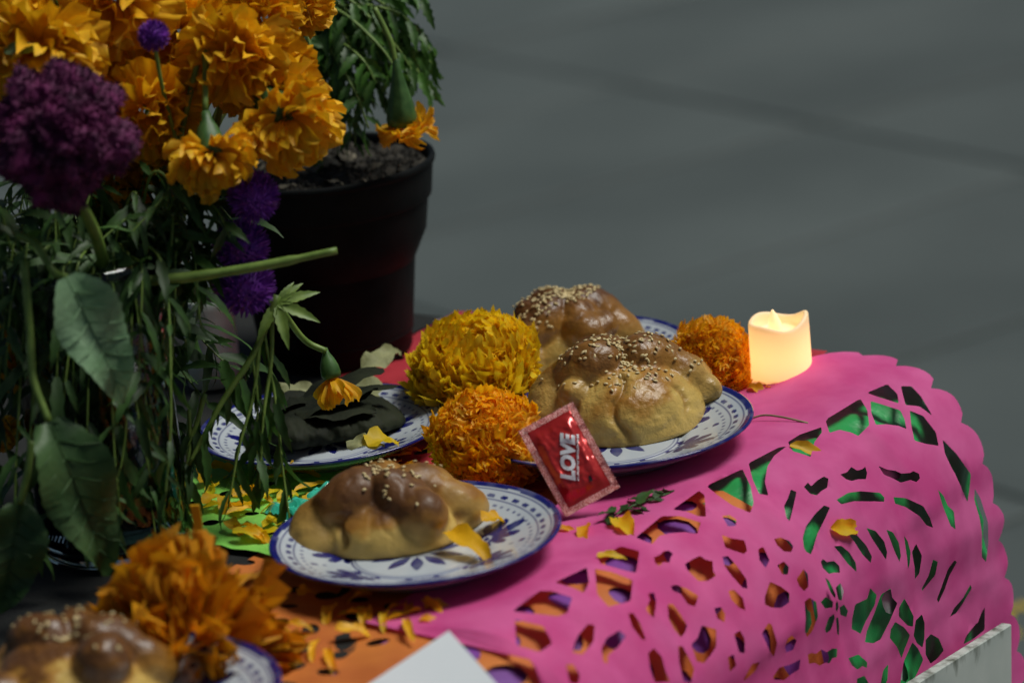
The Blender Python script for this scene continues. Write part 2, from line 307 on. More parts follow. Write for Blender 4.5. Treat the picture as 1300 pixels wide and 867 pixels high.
HOLES = """
3080,1232 3155,1227 3157,1253 3242,1245 3317,1247 3332,1273 3257,1307 3193,1298 3128,1309 3081,1282
3498,1294 3578,1307 3650,1300 3669,1331 3720,1340 3773,1338 3744,1372 3686,1394 3625,1367 3554,1360 3513,1335
3927,1385 3982,1433 4042,1465 4078,1502 4143,1518 4191,1520 4240,1551 4220,1576 4157,1579 4108,1547 4033,1532 3986,1492 3926,1443
2939,1201 2964,1231 2828,1283 2705,1324 2629,1349 2625,1325 2727,1263 2819,1242
2579,1514 2642,1469 2773,1436 2957,1401 3093,1389 3128,1419 2966,1467 2830,1497 2696,1546 2617,1566 2580,1539
3260,1404 3415,1413 3563,1452 3729,1514 3748,1550 3715,1569 3594,1524 3418,1470 3277,1440
3883,1590 4008,1642 4110,1726 4164,1817 4181,1885 4112,1840 4049,1753 3973,1682 3863,1627
3879,1971 3966,1941 3987,2031 3926,2132 3853,2146 3866,2069
2960,1622 3041,1649 3093,1708 3113,1769 3089,1815 3042,1755 2998,1677
3175,1612 3257,1653 3303,1723 3314,1790 3281,1818 3240,1757 3201,1671
3385,1645 3466,1694 3509,1763 3509,1828 3464,1861 3424,1790 3395,1707
3607,1725 3666,1762 3697,1834 3684,1911 3643,1941 3621,1858 3610,1787
3820,1828 3854,1881 3845,1949 3795,2002 3741,2033 3783,1957
2713,1645 2770,1646 2801,1678 2871,1688 2918,1731 2881,1759 2818,1734 2766,1725 2704,1678
2370,1391 2417,1405 2461,1442 2463,1473 2423,1487 2374,1466 2355,1423
2243,1518 2306,1522 2318,1555 2281,1579 2241,1564
2354,1640 2449,1619 2466,1651 2429,1701 2374,1709 2351,1675
2333,1775 2391,1771 2437,1809 2401,1883 2335,1955 2278,1976 2253,1924 2291,1842
2662,1735 2695,1764 2692,1836 2665,1846 2644,1801
2759,1821 2831,1818 2838,1871 2789,1908 2746,1886
2500,1822 2559,1818 2619,1864 2591,1887 2522,1866
2665,1895 2704,1895 2716,1934 2676,1948 2654,1924
2758,1959 2814,1965 2854,2015 2823,2043 2760,2003
2495,2007 2545,1957 2605,1951 2612,1983 2555,2030 2507,2037
2646,1996 2688,2008 2705,2067 2671,2114 2640,2092
2270,2106 2313,2113 2361,2137 2419,2134 2463,2171 2533,2169 2598,2194 2571,2243 2519,2226 2474,2244 2427,2216 2376,2219 2335,2186 2265,2168
2772,2331 2900,2361 2988,2445 2968,2474 2894,2428 2834,2429 2790,2388
2808,2495 2918,2522 2971,2593 2924,2611 2785,2555
2988,2026 3142,2044 3192,1986 3275,2064 3234,2118 3088,2183 3008,2233 2962,2199 2897,2160 2920,2100
3347,2090 3452,2083 3473,2158 3542,2224 3365,2309 3242,2363 3143,2355 3047,2312 3103,2249 3231,2178
3568,2264 3651,2234 3696,2313 3749,2394 3695,2445 3636,2413 3548,2318
3476,2341 3572,2418 3627,2491 3556,2545 3481,2598 3447,2503 3367,2411 3405,2365
3772,2444 3880,2439 3895,2511 3860,2601 3802,2641 3739,2585 3701,2519
3890,2633 3979,2626 4044,2682 4073,2777 3995,2809 3909,2806 3837,2716
3504,2647 3662,2566 3721,2630 3767,2730 3641,2783 3496,2829 3406,2793 3451,2709
3214,2595 3288,2583 3247,2669 3191,2707 3138,2686
4383,1705 4431,1762 4463,1829 4537,1886 4475,1999 4428,1952 4429,1859 4383,1784
4938,1864 4975,1944 4949,2125 4939,2270 4881,2393 4823,2334 4842,2193 4864,2053 4888,1935
4398,2221 4433,2245 4298,2310 4224,2366 4122,2425 4112,2396 4207,2318 4300,2248
4579,2472 4586,2500 4465,2560 4362,2595 4256,2586 4335,2553 4453,2535
4095,2107 4139,2137 4096,2215 3963,2279 3963,2258 4047,2197
4764,2715 4707,2863 4527,2858 4377,2842 4437,2802 4603,2781 4710,2737
2459,866 2909,874 2677,1035 2477,1145 2375,1182 2356,1078 2389,970
3023,871 3378,900 3432,922 3235,933 3054,976 2874,1051 2692,1155 2643,1114 2836,987
4777,1479 4831,1599 4904,1749 4837,1834 4771,1890 4729,1779 4690,1652 4695,1555
1963,1621 2083,1573 2146,1622 2203,1677 2157,1714 2073,1712 1982,1685 1924,1652
2161,1389 2216,1389 2180,1457 2114,1480 2114,1432
1863,1753 1889,1770 1880,1877 1851,1952 1800,1894 1758,1776
2034,1908 2089,1910 2135,1956 2093,1998 2023,1986 2012,1947
1467,1963 1577,1911 1661,1925 1611,1963 1497,1979
1826,2086 1919,2065 2038,2093 2149,2097 2116,2152 2035,2149 1942,2151 1830,2107
3519,903 3678,909 3911,939 3828,981 3630,1013 3449,1086 3426,1036 3408,985
4035,923 4500,939 4366,1046 4182,1136 4021,1148 4019,1106 3981,1041 3890,1015
4539,1002 4607,1173 4544,1231 4455,1286 4415,1243 4346,1199 4260,1165 4371,1086
4629,939 4893,956 4808,1060 4690,1120 4648,1022
4669,1221 4746,1288 4747,1408 4668,1479 4561,1431 4446,1378 4539,1307
4945,1036 5008,1080 4963,1158 4855,1306 4830,1217 4740,1161
2034,853 2362,850 2326,903 2080,1035 2050,999 2057,926
1550,859 1878,853 1946,935 1977,1053 1844,1096 1793,1036 1724,988 1644,963 1526,980 1529,925
1141,830 1347,857 1353,972 1133,1071 1107,1026 1068,880
622,827 811,843 916,862 751,960 614,1006 616,938
940,910 990,990 1018,1109 833,1199 637,1165 669,1072
135,825 450,820 479,868 490,995 319,1054 250,1037 164,938
28,897 60,1050 -31,1156 -172,1161 -248,1064
2171,1110 2224,1126 2216,1168 2157,1193 2108,1174
1991,1205 2030,1250 2107,1294 2060,1344 2011,1347 1963,1303 1929,1268
1367,1076 1423,1087 1478,1073 1525,1082 1509,1118 1452,1125 1400,1146 1368,1129 1311,1135 1321,1103
1512,1215 1602,1220 1673,1225 1680,1260 1717,1287 1650,1327 1635,1359 1555,1354 1481,1329 1475,1281 1485,1245
1827,1309 1869,1323 1872,1399 1876,1470 1835,1515 1799,1494 1783,1418 1782,1354
1247,1274 1283,1286 1332,1336 1373,1395 1297,1430 1261,1398 1269,1338 1233,1300
1015,1234 1071,1246 1008,1292 881,1355 873,1319 884,1295 960,1280
1095,1348 1142,1363 1143,1430 1140,1496 1086,1516 1022,1528 998,1474 1018,1415
714,1270 749,1282 727,1339 675,1426 645,1411 657,1336
1443,1514 1504,1530 1506,1567 1459,1594 1424,1561
1655,1481 1705,1492 1734,1552 1700,1607 1662,1575 1636,1525
136,1232 221,1212 342,1189 373,1215 269,1275 177,1290 103,1303 48,1268
290,1340 381,1316 513,1314 534,1356 414,1376 306,1382 239,1419 216,1396
1254,1554 1344,1611 1267,1684 1175,1704 1103,1719 1048,1689 1088,1604 1167,1602
618,1507 697,1502 711,1558 668,1619 664,1679 532,1641 558,1578
909,1570 956,1583 960,1665 957,1709 869,1753 812,1724 852,1641
1489,1693 1556,1697 1563,1742 1519,1799 1459,1774
1333,1775 1378,1779 1380,1831 1318,1843
-333,1123 -301,1175 -323,1283 -354,1305 -499,1236
-87,1309 -39,1325 -60,1382 -111,1411 -165,1389
"""
pink_holes = [chaikin([tuple(float(v)*1e-4 for v in w.split(',')) for w in l.split()], 0.07) for l in HOLES.strip().split('\n')]
def grow(h, k=0.0009):
    cx, cy = sum(p[0] for p in h)/len(h), sum(p[1] for p in h)/len(h); o = []
    for p in h:
        d = math.hypot(p[0]-cx, p[1]-cy); o.append((cx+(p[0]-cx)*(d+k)/d, cy+(p[1]-cy)*(d+k)/d))
    return o
pink_holes = [grow(h) for h in pink_holes]
def edge_scallops():
    o = []
    # straight folded edge, then the scalloped end, then the scalloped hem
    for i in range(40): o.append((-0.030 + i*(0.475/40), 0.0005*math.sin(i*1.7)))
    o += [(0.452, 0.006), (0.466, 0.017), (0.480, 0.027), (0.500, 0.033), (0.520, 0.035), (0.534, 0.039), (0.540, 0.048)]
    q = 0.058
    while q < 0.33:
        k_ = max(0.0, q-0.058); base = 0.537 - 0.24*min(0.07, k_)
        for k in range(7):
            a = k/7; o.append((base - 0.008 + 0.0100*math.sin(math.pi*a)**0.7, q + 0.029*a))
        q += 0.029
    qe = q
    t = 0.480
    while t > 0.0:
        for k in range(6):
            a = k/6; o.append((t - 0.033*a, qe + 0.011*math.sin(math.pi*a)**0.7))
        t -= 0.033
    o.append((-0.030, qe)); return o
def crease(x, w): return max(0.0, 1-abs(x)/w)
def pink_fn(t, q):
    d = min(1.0, max(0.0, (q-0.02)/0.10))
    o = 0.0065 + 0.0065*d
    o += 0.0016*d*nz((t*16, q*16, 1.3)) + 0.0034*d*nz((t*6, q*8, 8.1)) + 0.0022*d*abs(nz((t*11+q*5, q*9-t*4, 5.2))) - 0.0016*d*abs(nz((t*19-q*8, q*15+t*6, 9.7)))
    o += 0.0042*d*crease(t-0.250-0.1*(q-0.1), 0.04) - 0.0030*crease(t-0.392, 0.022)*d + 0.0030*crease(q-0.205-0.1*(t-0.4), 0.022)*d - 0.002*crease(t-0.115, 0.022)*d
    fold = 0.0
    for c_ in (0.03, 0.092, 0.154, 0.216, 0.278, 0.340, 0.402, 0.464): fold += 0.0011*crease(t-c_-0.06*(q-0.15)*math.sin(c_*40), 0.009)*(1 if int(c_*16) % 2 else -1)
    for c_ in (0.120, 0.182, 0.244): fold += 0.0011*crease(q-c_-0.05*(t-0.3)*math.sin(c_*60), 0.009)
    o += fold*d + 0.0013*d*(0.35-abs(nz((t*34+3, q*30, 6.1)))) + 0.0008*d*(0.35-abs(nz((t*60, q*66, 3.3))))
    o += 0.015*crease(t-0.495, 0.07)*crease(q-0.036, 0.060)            # the bump by the candle
    o += 0.003*max(0, 1-q/0.02)*max(0, nz((t*11, 3, 0)))            # the straight edge lifts a little
    return surf(t, q, o)
pk = sheet('papel_picado', edge_scallops(), pink_holes, pink_fn, MT['pink'], 0.0048)
tag(pk, 'bright pink cut tissue paper banner draped over the rounded table edge', 'paper banner', 'cut paper sheets on the table')
def wrinkle(o, a, f, seed, a2=0.0):
    def fn(t, q):
        d = min(1.0, max(0.0, (q-0.05)/0.06)); amp = a + a2*d
        v = nz((t*f, q*f, seed)); v2 = nz((t*f*2.6, q*f*2.6, seed+4))
        return surf(t, q, o + amp*(abs(v)*1.4-0.5 + 0.5*v2))
    return fn
def rect(t0, t1, q0, q1, n=20, sc=0.0):
    o = []
    for i in range(n): o.append((t0+(t1-t0)*i/n, q0 + sc*abs(math.sin(i*1.3))))
    for i in range(n): o.append((t1 + sc*abs(math.sin(i*1.1)), q0+(q1-q0)*i/n))
    for i in range(n): o.append((t1+(t0-t1)*i/n, q1 + sc*abs(math.sin(i*1.2))))
    for i in range(n): o.append((t0 - sc*abs(math.sin(i*1.4)), q1+(q0-q1)*i/n))
    return o
def ovals(t0, t1, q0, q1, pitch, seed, fill=0.36, skip=0.15):
    r = random.Random(seed); out = []; i = 0; a = t0+pitch*0.7
    while a < t1-pitch*0.6:
        b = q0+pitch*(0.7 if i % 2 else 1.1)
        while b < q1-pitch*0.6:
            if r.random() > skip:
                ra = pitch*fill*r.uniform(0.55, 1.1); rb = pitch*fill*r.uniform(0.5, 0.95); th = r.choice([0.5, -0.6, 1.3, 0.1])
                out.append([(a + ra*math.cos(x)*math.cos(th) - rb*math.sin(x)*math.sin(th), b + ra*math.cos(x)*math.sin(th) + rb*math.sin(x)*math.cos(th)) for x in [k*math.pi/5 for k in range(10)]])
            b += pitch
        a += pitch; i += 1
    return out
o = sheet('papel_picado', rect(-0.30, 0.275, 0.022, 0.33), [], wrinkle(0.0012, 0.0008, 16, 2, 0.001), MT['purple_paper'], 0.012)
tag(o, 'purple tissue paper showing through the holes of the orange sheet', 'paper banner', 'cut paper sheets on the table')
hl = ovals(-0.22, 0.25, -0.19, 0.05, 0.026, 5, 0.30, 0.30) + ovals(-0.10, 0.255, 0.055, 0.32, 0.034, 9, 0.43, 0.02)
o = sheet('papel_picado', rect(-0.14, 0.262, -0.150, 0.325, 20, 0.004), hl, wrinkle(0.0034, 0.0022, 17, 6, 0.0006), MT['orange_paper'], 0.009)
tag(o, 'orange cut tissue paper lying partly under the pink banner and beside the round bread', 'paper banner', 'cut paper sheets on the table')
hl = ovals(0.28, 0.52, 0.09, 0.33, 0.050, 11, 0.22, 0.5)
o = sheet('papel_picado', rect(0.240, 0.516, 0.074, 0.335, 20, 0.001), hl, wrinkle(0.0032, 0.0012, 26, 12, 0.0058), MT['green_paper'], 0.007)
tag(o, 'crumpled dark green tissue paper under the skull cutouts of the pink banner', 'paper banner', 'cut paper sheets on the table')
hl = ovals(0.21, 0.56, -0.33, -0.02, 0.030, 15, 0.25, 0.40)
def red_fn(t, q):
    e = max(0, (t-0.47)/0.10)
    return surf(t, q, 0.0030 + 0.0006*nz((t*15, q*15, 3)) + 0.010*e*e*max(0, nz((q*9, 2, 1))+0.25)*1)
o = sheet('papel_picado', rect(0.205, 0.560, -0.335, 0.010, 26, 0.003), hl, red_fn, MT['red_paper'], 0.010)
tag(o, 'red cut tissue paper under the flower pot and the back plates', 'paper banner', 'cut paper sheets on the table')
hl = ovals(0.06, 0.19, -0.29, -0.10, 0.026, 21, 0.25, 0.45)
o = sheet('papel_picado', rect(0.050, 0.198, -0.300, -0.098, 18, 0.006), hl, wrinkle(0.0070, 0.0022, 20, 31), MT['lime_paper'], 0.008)
tag(o, 'lime green cut tissue paper strewn with petals behind the round bread', 'paper banner', 'cut paper sheets on the table')

o = sheet('shade_sheet', [(-0.76, -0.97), (0.55, -0.97), (0.55, -0.34), (0.20, -0.335), (0.198, 0.015), (-0.76, 0.015)], [], wrinkle(0.0022, 0.0008, 12, 41), MT['shade_sheet'], 0.016)  # added sheet, darkens the left of the table in place of shade
tag(o, 'added near-black sheet giving the table under the flower jar its shade', 'cloth')
# ------------------------------------------------------------ painted plates
PR = 0.098
def plate_mesh():
    rt = []                              # profile: upper face from the centre out, lip, then underside and foot
    for i in range(86):
        r = PR*i/85; z = 0.0065 if r < 0.047 else 0.0065 + 0.0165*((r-0.047)/(PR-0.047))**1.25
        z -= 0.0010*math.exp(-((r-0.047)/0.003)**2); rt.append((r, z))
    rt += [(PR+0.0012, 0.0226), (PR+0.0014, 0.0214), (PR, 0.0204)]
    for r, z in ((0.090, 0.0160), (0.080, 0.0115), (0.068, 0.0070), (0.060, 0.0045), (0.056, 0.0), (0.050, 0.0), (0.047, 0.0028), (0.0, 0.0028)): rt.append((r, z))
    n = 540; k = len(rt); vs, fs = lathe(rt, n)
    P = np.array(vs); rho = np.hypot(P[:, 0], P[:, 1])/PR; th = np.arctan2(P[:, 1], P[:, 0])
    rho = np.where(rho < 1e-6, 1e-6, rho); up = np.tile(np.arange(k) < 86, n)
    X, Y = rho*np.cos(th), rho*np.sin(th); blue = np.zeros(len(P))
    def add(m, v=1.0): np.maximum(blue, np.where(m, v, 0), out=blue)
    wob = 0.006*np.sin(th*9) + 0.004*np.sin(th*23+1)
    add(rho+wob*0.6 > 0.962, 1)                                            # cobalt rim
    add(np.abs(rho-0.938) < 0.006, 0.8)
    a = (th*46/(2*np.pi)) % 1 - 0.5; add((a/0.30)**2 + ((rho-0.882)/0.020)**2 < 1, 0.9)       # row of dabs
    add((np.abs(rho-0.842) < 0.006) | (np.abs(rho-0.818) < 0.005), 0.8)
    a = (th*70/(2*np.pi)) % 1 - 0.5; add((np.abs(a) < 0.22) & (np.abs(rho-0.799) < 0.012), 0.7)
    nf = 7
    for f in range(nf):                                                # fans of drop-shaped petals
        c = 2*np.pi*f/nf; bx, by = 0.505*np.cos(c), 0.505*np.sin(c)
        dx, dy = X-bx, Y-by; lx = dx*np.cos(c)+dy*np.sin(c); ly = -dx*np.sin(c)+dy*np.cos(c)
        for an, ln, wd in ((0, 0.29, 0.064), (0.60, 0.25, 0.056), (-0.60, 0.25, 0.056), (1.18, 0.20, 0.046), (-1.18, 0.20, 0.046), (1.80, 0.14, 0.032), (-1.80, 0.14, 0.032)):
            px = lx*np.cos(an)+ly*np.sin(an); py = -lx*np.sin(an)+ly*np.cos(an)
            u = np.clip((px-0.035)/(ln-0.035), 0, 1); prof = wd*np.sqrt(np.clip(u, 0, 1))*np.sqrt(np.clip(1-u, 0, 1))*1.9*(0.55+0.45*u)
            add((px > 0.035) & (px < ln) & (np.abs(py) < prof), 1)
        add(lx**2+ly**2 < 0.024**2, 1)
        c2 = c+np.pi/nf; ex, ey = 0.735*np.cos(c2), 0.735*np.sin(c2); add((X-ex)**2+(Y-ey)**2 < 0.026**2, 0.9)
        ex, ey = 0.66*np.cos(c2), 0.66*np.sin(c2); add((X-ex)**2+(Y-ey)**2 < 0.014**2, 0.8)
    add(np.abs(rho-0.462) < 0.008, 0.85); add(np.abs(rho-0.435) < 0.004, 0.6)
    for f in range(10):
        c = 2*np.pi*f/10; px = X*np.cos(c)+Y*np.sin(c); py = -X*np.sin(c)+Y*np.cos(c)
        add((px > 0.08) & (px < 0.34) & (np.abs(py) < 0.045*np.sin(np.pi*np.clip((px-0.08)/0.26, 0, 1))), 0.9)
    under = ~up; blue[under] = np.where(rho[under] > 0.985, 1, 0)
    nzv = np.array([mnoise.noise(Vector((x*9, y*9, 2))) for x, y in zip(X, Y)])
    b = np.clip(blue*(1.0+0.25*nzv), 0, 1)[:, None]
    white = np.array([[0.50, 0.545, 0.585]])*(1+0.05*nzv[:, None]); cob = np.array([[0.010, 0.012, 0.14]])
    return mkmesh(vs, fs, MT['plate'], True, white*(1-b)+cob*b)
PM_ = plate_mesh()
def plate(px, py, label, rot, z=0.0055, tilt=0.0, sc=1.0):
    p = G(px, py, z+0.022); o = put('plate', PM_, None, Matrix.Translation((p.x, p.y, z)) @ Matrix.Rotation(rot, 4, 'Z') @ Matrix.Rotation(tilt, 4, 'X') @ Matrix.Scale(sc, 4))
    tag(o, label, 'plate', 'blue and white painted plates'); return Vector((p.x, p.y, z))
P1 = plate(527, 673, 'blue and white plate holding one round bread, blue flowers bare at its right', 0.3, 0.0062, 0, 0.965)
P2 = plate(410, 534, 'blue and white plate with a dark leaf-wrapped bundle beside the black pot', 1.2, 0.0062, 0, 0.92)
P3 = plate(778, 534, 'blue and white plate under the shiny sesame bread, overhanging the pink banner', 2.2, 0.0080)
P4 = plate(730, 439, 'blue and white plate under the dark rear bread, far rim bare', 0.9, 0.0075, 0, 0.88)
P5 = plate(143, 884, 'blue and white plate mostly hidden under the shadowed bread and loose marigold', 0.5, 0.0060)

# ------------------------------------------------------------ breads of the dead
def smin(a, b, k):
    h = np.clip(0.5+0.5*(b-a)/k, 0, 1); return b*(1-h)+a*h-k*h*(1-h)
def bread_mesh(rx, ry, hz, bones, knobs, seed, mat, dark, grooves=(), nth=210, nph=100):
    prim = []
    def dome(az, el, out=0.0):           # point on the dome surface
        v = np.array([math.cos(el)*math.cos(az)*rx, math.cos(el)*math.sin(az)*ry, math.sin(el)*hz]); return v*(1+out)
    for az, e0, e1, w in bones:          # a rolled strip laid from near the top down the side, knuckled
        for k in range(9):
            el = e0+(e1-e0)*k/8; ww = w*(0.82+0.30*abs(math.sin(k/8*math.pi*1.5+0.6)))
            prim.append((dome(az+0.16*math.sin(k*0.9), el, -0.03), ww))
    for az, el, rad, out in knobs: prim.append((dome(az, el, out), rad))
    c0 = np.array([0, 0, hz*0.28])
    th = np.linspace(0, 2*np.pi, nth, endpoint=False); ph = np.linspace(-np.pi/2+0.02, np.pi/2-0.004, nph)
    T, Pp = np.meshgrid(th, ph, indexing='ij'); dirs = np.stack([np.cos(Pp)*np.cos(T), np.cos(Pp)*np.sin(T), np.sin(Pp)], -1).reshape(-1, 3)
    def sdf(p):
        e = np.sqrt((p[:, 0]/rx)**2+(p[:, 1]/ry)**2+(np.maximum(p[:, 2], 0)/hz)**2+(np.minimum(p[:, 2], 0)/(hz*0.6))**2); d = (e-1)*min(rx, ry, hz)*0.9
        for c, r in prim: d = smin(d, np.sqrt(((p-c)**2).sum(1))-r, 0.0032)
        return np.maximum(d, -p[:, 2]+0.0)
    rr = np.linspace(0.004, 0.12, 70); last = np.full(len(dirs), 0.004)
    for r in rr:
        s = sdf(c0+dirs*r); last = np.where(s < 0, r, last)
    lo, hi = last.copy(), last+(rr[1]-rr[0])
    for _ in range(9):
        m = (lo+hi)/2; s = sdf(c0+dirs*m[:, None]); lo = np.where(s < 0, m, lo); hi = np.where(s < 0, hi, m)
    P = c0+dirs*lo[:, None]
    n1 = np.array([mnoise.noise(Vector(p)*38+Vector((seed,)*3)) for p in P]); n2 = np.array([mnoise.noise(Vector(p)*130+Vector((seed,)*3)) for p in P])
    n3 = np.array([mnoise.noise(Vector(p)*18+Vector((seed+9,)*3)) for p in P])
    n4 = np.array([mnoise.noise(Vector((p[0], p[1], p[2]*0.5))*320+Vector((seed,)*3)) for p in P]); n5 = np.array([1-abs(mnoise.noise(Vector(p)*75+Vector((seed+3,)*3)))*2.2 for p in P])
    P += dirs*(0.0020*n1+0.00055*n2+0.0036*n3+0.00022*n4-0.0007*np.clip(n5, 0, 1)**4)[:, None]*np.clip(P[:, 2:3]/0.01, 0, 1)
    azv = np.arctan2(P[:, 1]/ry, P[:, 0]/rx); elv = np.arcsin(np.clip(P[:, 2]/hz, 0, 1)); crk = np.zeros(len(P))
    for ga, g0, g1, gd in grooves:
        da = np.abs((azv-ga-0.10*np.sin(elv*7+ga*3)+np.pi) % (2*np.pi)-np.pi)*np.cos(elv)*rx
        gm_ = np.exp(-(da/0.0030)**2)*np.clip((elv-g0)/0.2, 0, 1)*np.clip((g1-elv)/0.2, 0, 1); P -= dirs*(gd*gm_)[:, None]; crk = np.maximum(crk, gm_*0.6)
    near = np.min([np.sqrt(((P-c)**2).sum(1))-r for c, r in prim], axis=0)
    zz = P[:, 2]/(hz+0.012)
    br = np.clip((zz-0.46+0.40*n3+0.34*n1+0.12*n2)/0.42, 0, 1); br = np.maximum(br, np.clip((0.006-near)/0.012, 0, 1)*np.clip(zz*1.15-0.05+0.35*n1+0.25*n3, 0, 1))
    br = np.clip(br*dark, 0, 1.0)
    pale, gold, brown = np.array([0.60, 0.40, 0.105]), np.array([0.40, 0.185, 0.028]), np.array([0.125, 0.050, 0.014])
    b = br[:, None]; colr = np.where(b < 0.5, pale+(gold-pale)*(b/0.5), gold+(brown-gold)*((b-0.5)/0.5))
    seam = np.clip(1-np.abs(near)/0.0022, 0, 1)[:, None]*0.35; colr = colr*(1-seam)+brown*seam
    mot = np.clip(n2*1.2+n1*0.9-0.15, 0, 1)*np.clip(zz*1.6-0.2, 0, 1)*0.55; mot = np.maximum(mot, crk)[:, None]; colr = colr*(1-mot)+(gold*np.array([0.62, 0.55, 0.5]))*mot
    colr *= (1+0.16*n2)[:, None]
    fs = []
    for i in range(nth):
        for j in range(nph-1): fs.append((i*nph+j, ((i+1) % nth)*nph+j, ((i+1) % nth)*nph+j+1, i*nph+j+1))
    fs.append(tuple(i*nph+nph-1 for i in range(nth)))
    return mkmesh(P, fs, mat, True, colr), P
def seeds_mesh(me, n, seed, cond):
    r = random.Random(seed); vs = []; fs = []
    vv = [v for v in me.vertices if cond(v.co, v.normal)]
    for _ in range(n):
        v = r.choice(vv); nn = v.normal; m = frame(v.co + Vector((r.uniform(-1, 1), r.uniform(-1, 1), 0))*0.0012 + nn*0.0003, nn, V(r.uniform(-1, 1), r.uniform(-1, 1), 0.1))
        L, Wd, Hh = 0.00185*r.uniform(0.85, 1.15), 0.00112, 0.0007; b = len(vs)
        for y, s in ((-1, 0), (-0.65, 0.75), (0.1, 1.0), (0.7, 0.55), (1, 0)):
            if s == 0: vs.append(m @ V(y*L, 0, 0.0002))
            else:
                for a in range(6): vs.append(m @ V(y*L, s*Wd*math.cos(a*math.pi/3), 0.0003+s*Hh*math.sin(a*math.pi/3)))
        for a in range(6):
            c = (a+1) % 6; fs.append((b, b+1+c, b+1+a)); fs.append((b+19, b+13+a, b+13+c))
            for k in (0, 1): fs.append((b+1+k*6+a, b+1+k*6+c, b+7+k*6+c, b+7+k*6+a))
    return mkmesh(vs, fs, MT['sesame'])
def bread(pos, rot, args, nseed, seed, cond, label):
    me, P = bread_mesh(*args)
    e = empty('sweet_bread', pos, label, 'bread', 'round sweet breads on the plates', (0, 0, rot))
    put('loaf', me, e); s = put('sesame_seeds', seeds_mesh(me, nseed, seed, cond), e); s['kind'] = 'stuff'
    return e
Zp = V(0, 0, 0.0062)
# on the near plate: a wide strip down the left, a ball in front of the top
p = G(495, 680, 0.012); bread(V(p.x, p.y+0.004, P1.z+0.0066), 0.0,
    (0.054, 0.050, 0.033, [(-2.85, 1.35, 0.05, 0.0165), (0.10, 1.30, 0.20, 0.0150), (1.5, 1.2, 0.2, 0.014), (-1.0, 1.3, 0.95, 0.0125)], [(-0.95, 0.72, 0.0165, 0.0), (-1.2, 1.30, 0.014, 0.10)], 3.0, MT['crust_dry'], 1.0, ((-2.25, 0.1, 1.0, 0.005), (-0.5, 0.1, 0.6, 0.002))), 90, 5,
    lambda c, n: n.z > 0.35 and c.z > 0.030 and (abs(c.x-0.030) < 0.017 or abs(c.x+0.004) < 0.010), 'round sweet bread with sparse sesame on the plate nearest the red packet')
# shiny one with sesame
p = G(800, 545, 0.012); bread(V(p.x-0.003, p.y+0.006, P3.z+0.0066), 0.1,
    (0.059, 0.052, 0.049, [(3.05, 1.35, 0.35, 0.0165), (0.35, 1.30, 0.30, 0.0175), (1.7, 1.2, 0.2, 0.016)], [(0.03, 0.34, 0.0105, 0.13), (2.95, 0.45, 0.0125, 0.06), (-2.7, 0.75, 0.012, 0.0), (0.5, 1.1, 0.014, 0.03)], 11.0, MT['crust'], 0.85, ((-1.75, 0.0, 1.15, 0.0045), (-0.75, 0.2, 0.9, 0.002), (-2.5, 0.3, 0.9, 0.002))), 230, 6,
    lambda c, n: n.z > 0.30 and c.z > 0.036, 'glossy golden sweet bread sprinkled with sesame, in front of the darker bread')
# rear dark one
p = G(732, 462, 0.012); bread(V(p.x-0.004, p.y+0.004, P4.z+0.0066), 0.4,
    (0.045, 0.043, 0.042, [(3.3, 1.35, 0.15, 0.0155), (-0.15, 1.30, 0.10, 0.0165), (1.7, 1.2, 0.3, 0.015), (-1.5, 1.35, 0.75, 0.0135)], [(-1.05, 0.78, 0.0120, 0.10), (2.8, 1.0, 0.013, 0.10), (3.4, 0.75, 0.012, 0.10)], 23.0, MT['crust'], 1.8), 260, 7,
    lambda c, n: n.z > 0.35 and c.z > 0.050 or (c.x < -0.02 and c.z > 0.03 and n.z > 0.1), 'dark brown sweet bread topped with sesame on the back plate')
# near one, the bouquet's shade put into a darker crust
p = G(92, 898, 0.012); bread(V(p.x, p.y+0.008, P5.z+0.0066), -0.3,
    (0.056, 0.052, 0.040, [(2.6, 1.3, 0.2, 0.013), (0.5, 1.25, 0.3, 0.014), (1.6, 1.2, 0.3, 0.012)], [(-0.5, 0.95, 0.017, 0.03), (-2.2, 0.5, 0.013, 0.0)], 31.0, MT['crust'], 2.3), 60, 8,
    lambda c, n: n.z > 0.4 and c.z > 0.040, 'shiny sweet bread with bouquet shade painted into its crust, half out of view')

# ------------------------------------------------------------ leaf-wrapped bundle on the second plate
def tamal():
    vs = []; fs = []; nu, nv = 70, 36
    for i in range(nu):
        u = i/(nu-1)*2-1; L = 0.060*u
        w_ = 0.038*math.sqrt(max(0.0, 1-abs(u)**3.2))+0.0015; h_ = 0.0105*math.sqrt(max(0.0, 1-abs(u)**3.0))+0.0008
        for j in range(nv):
            a = 2*math.pi*j/nv; c, s = math.cos(a), math.sin(a); c = math.copysign(abs(c)**0.75, c); s = math.copysign(abs(s)**0.85, s)
            p = V(L, w_*c, h_+h_*s); d = 1+0.22*nz(p, 30)+0.14*nz(p, 75)+0.06*nz((p.x*3, p.y, p.z), 150); vs.append(V(p.x, p.y*d, p.z*d))
    for i in range(nu-1):
        for j in range(nv): fs.append((i*nv+j, (i+1)*nv+j, (i+1)*nv+(j+1) % nv, i*nv+(j+1) % nv))
    return vs, fs
e = empty('wrapped_tamale', P2 + V(0.0, 0.012, 0.0072), 'dark leaf-wrapped bundle lying on the plate by the pot', 'tamale', None, (0, 0, 0.25))
put('wrapper', mkmesh(*tamal(), MT['tamal']), e); tam = e
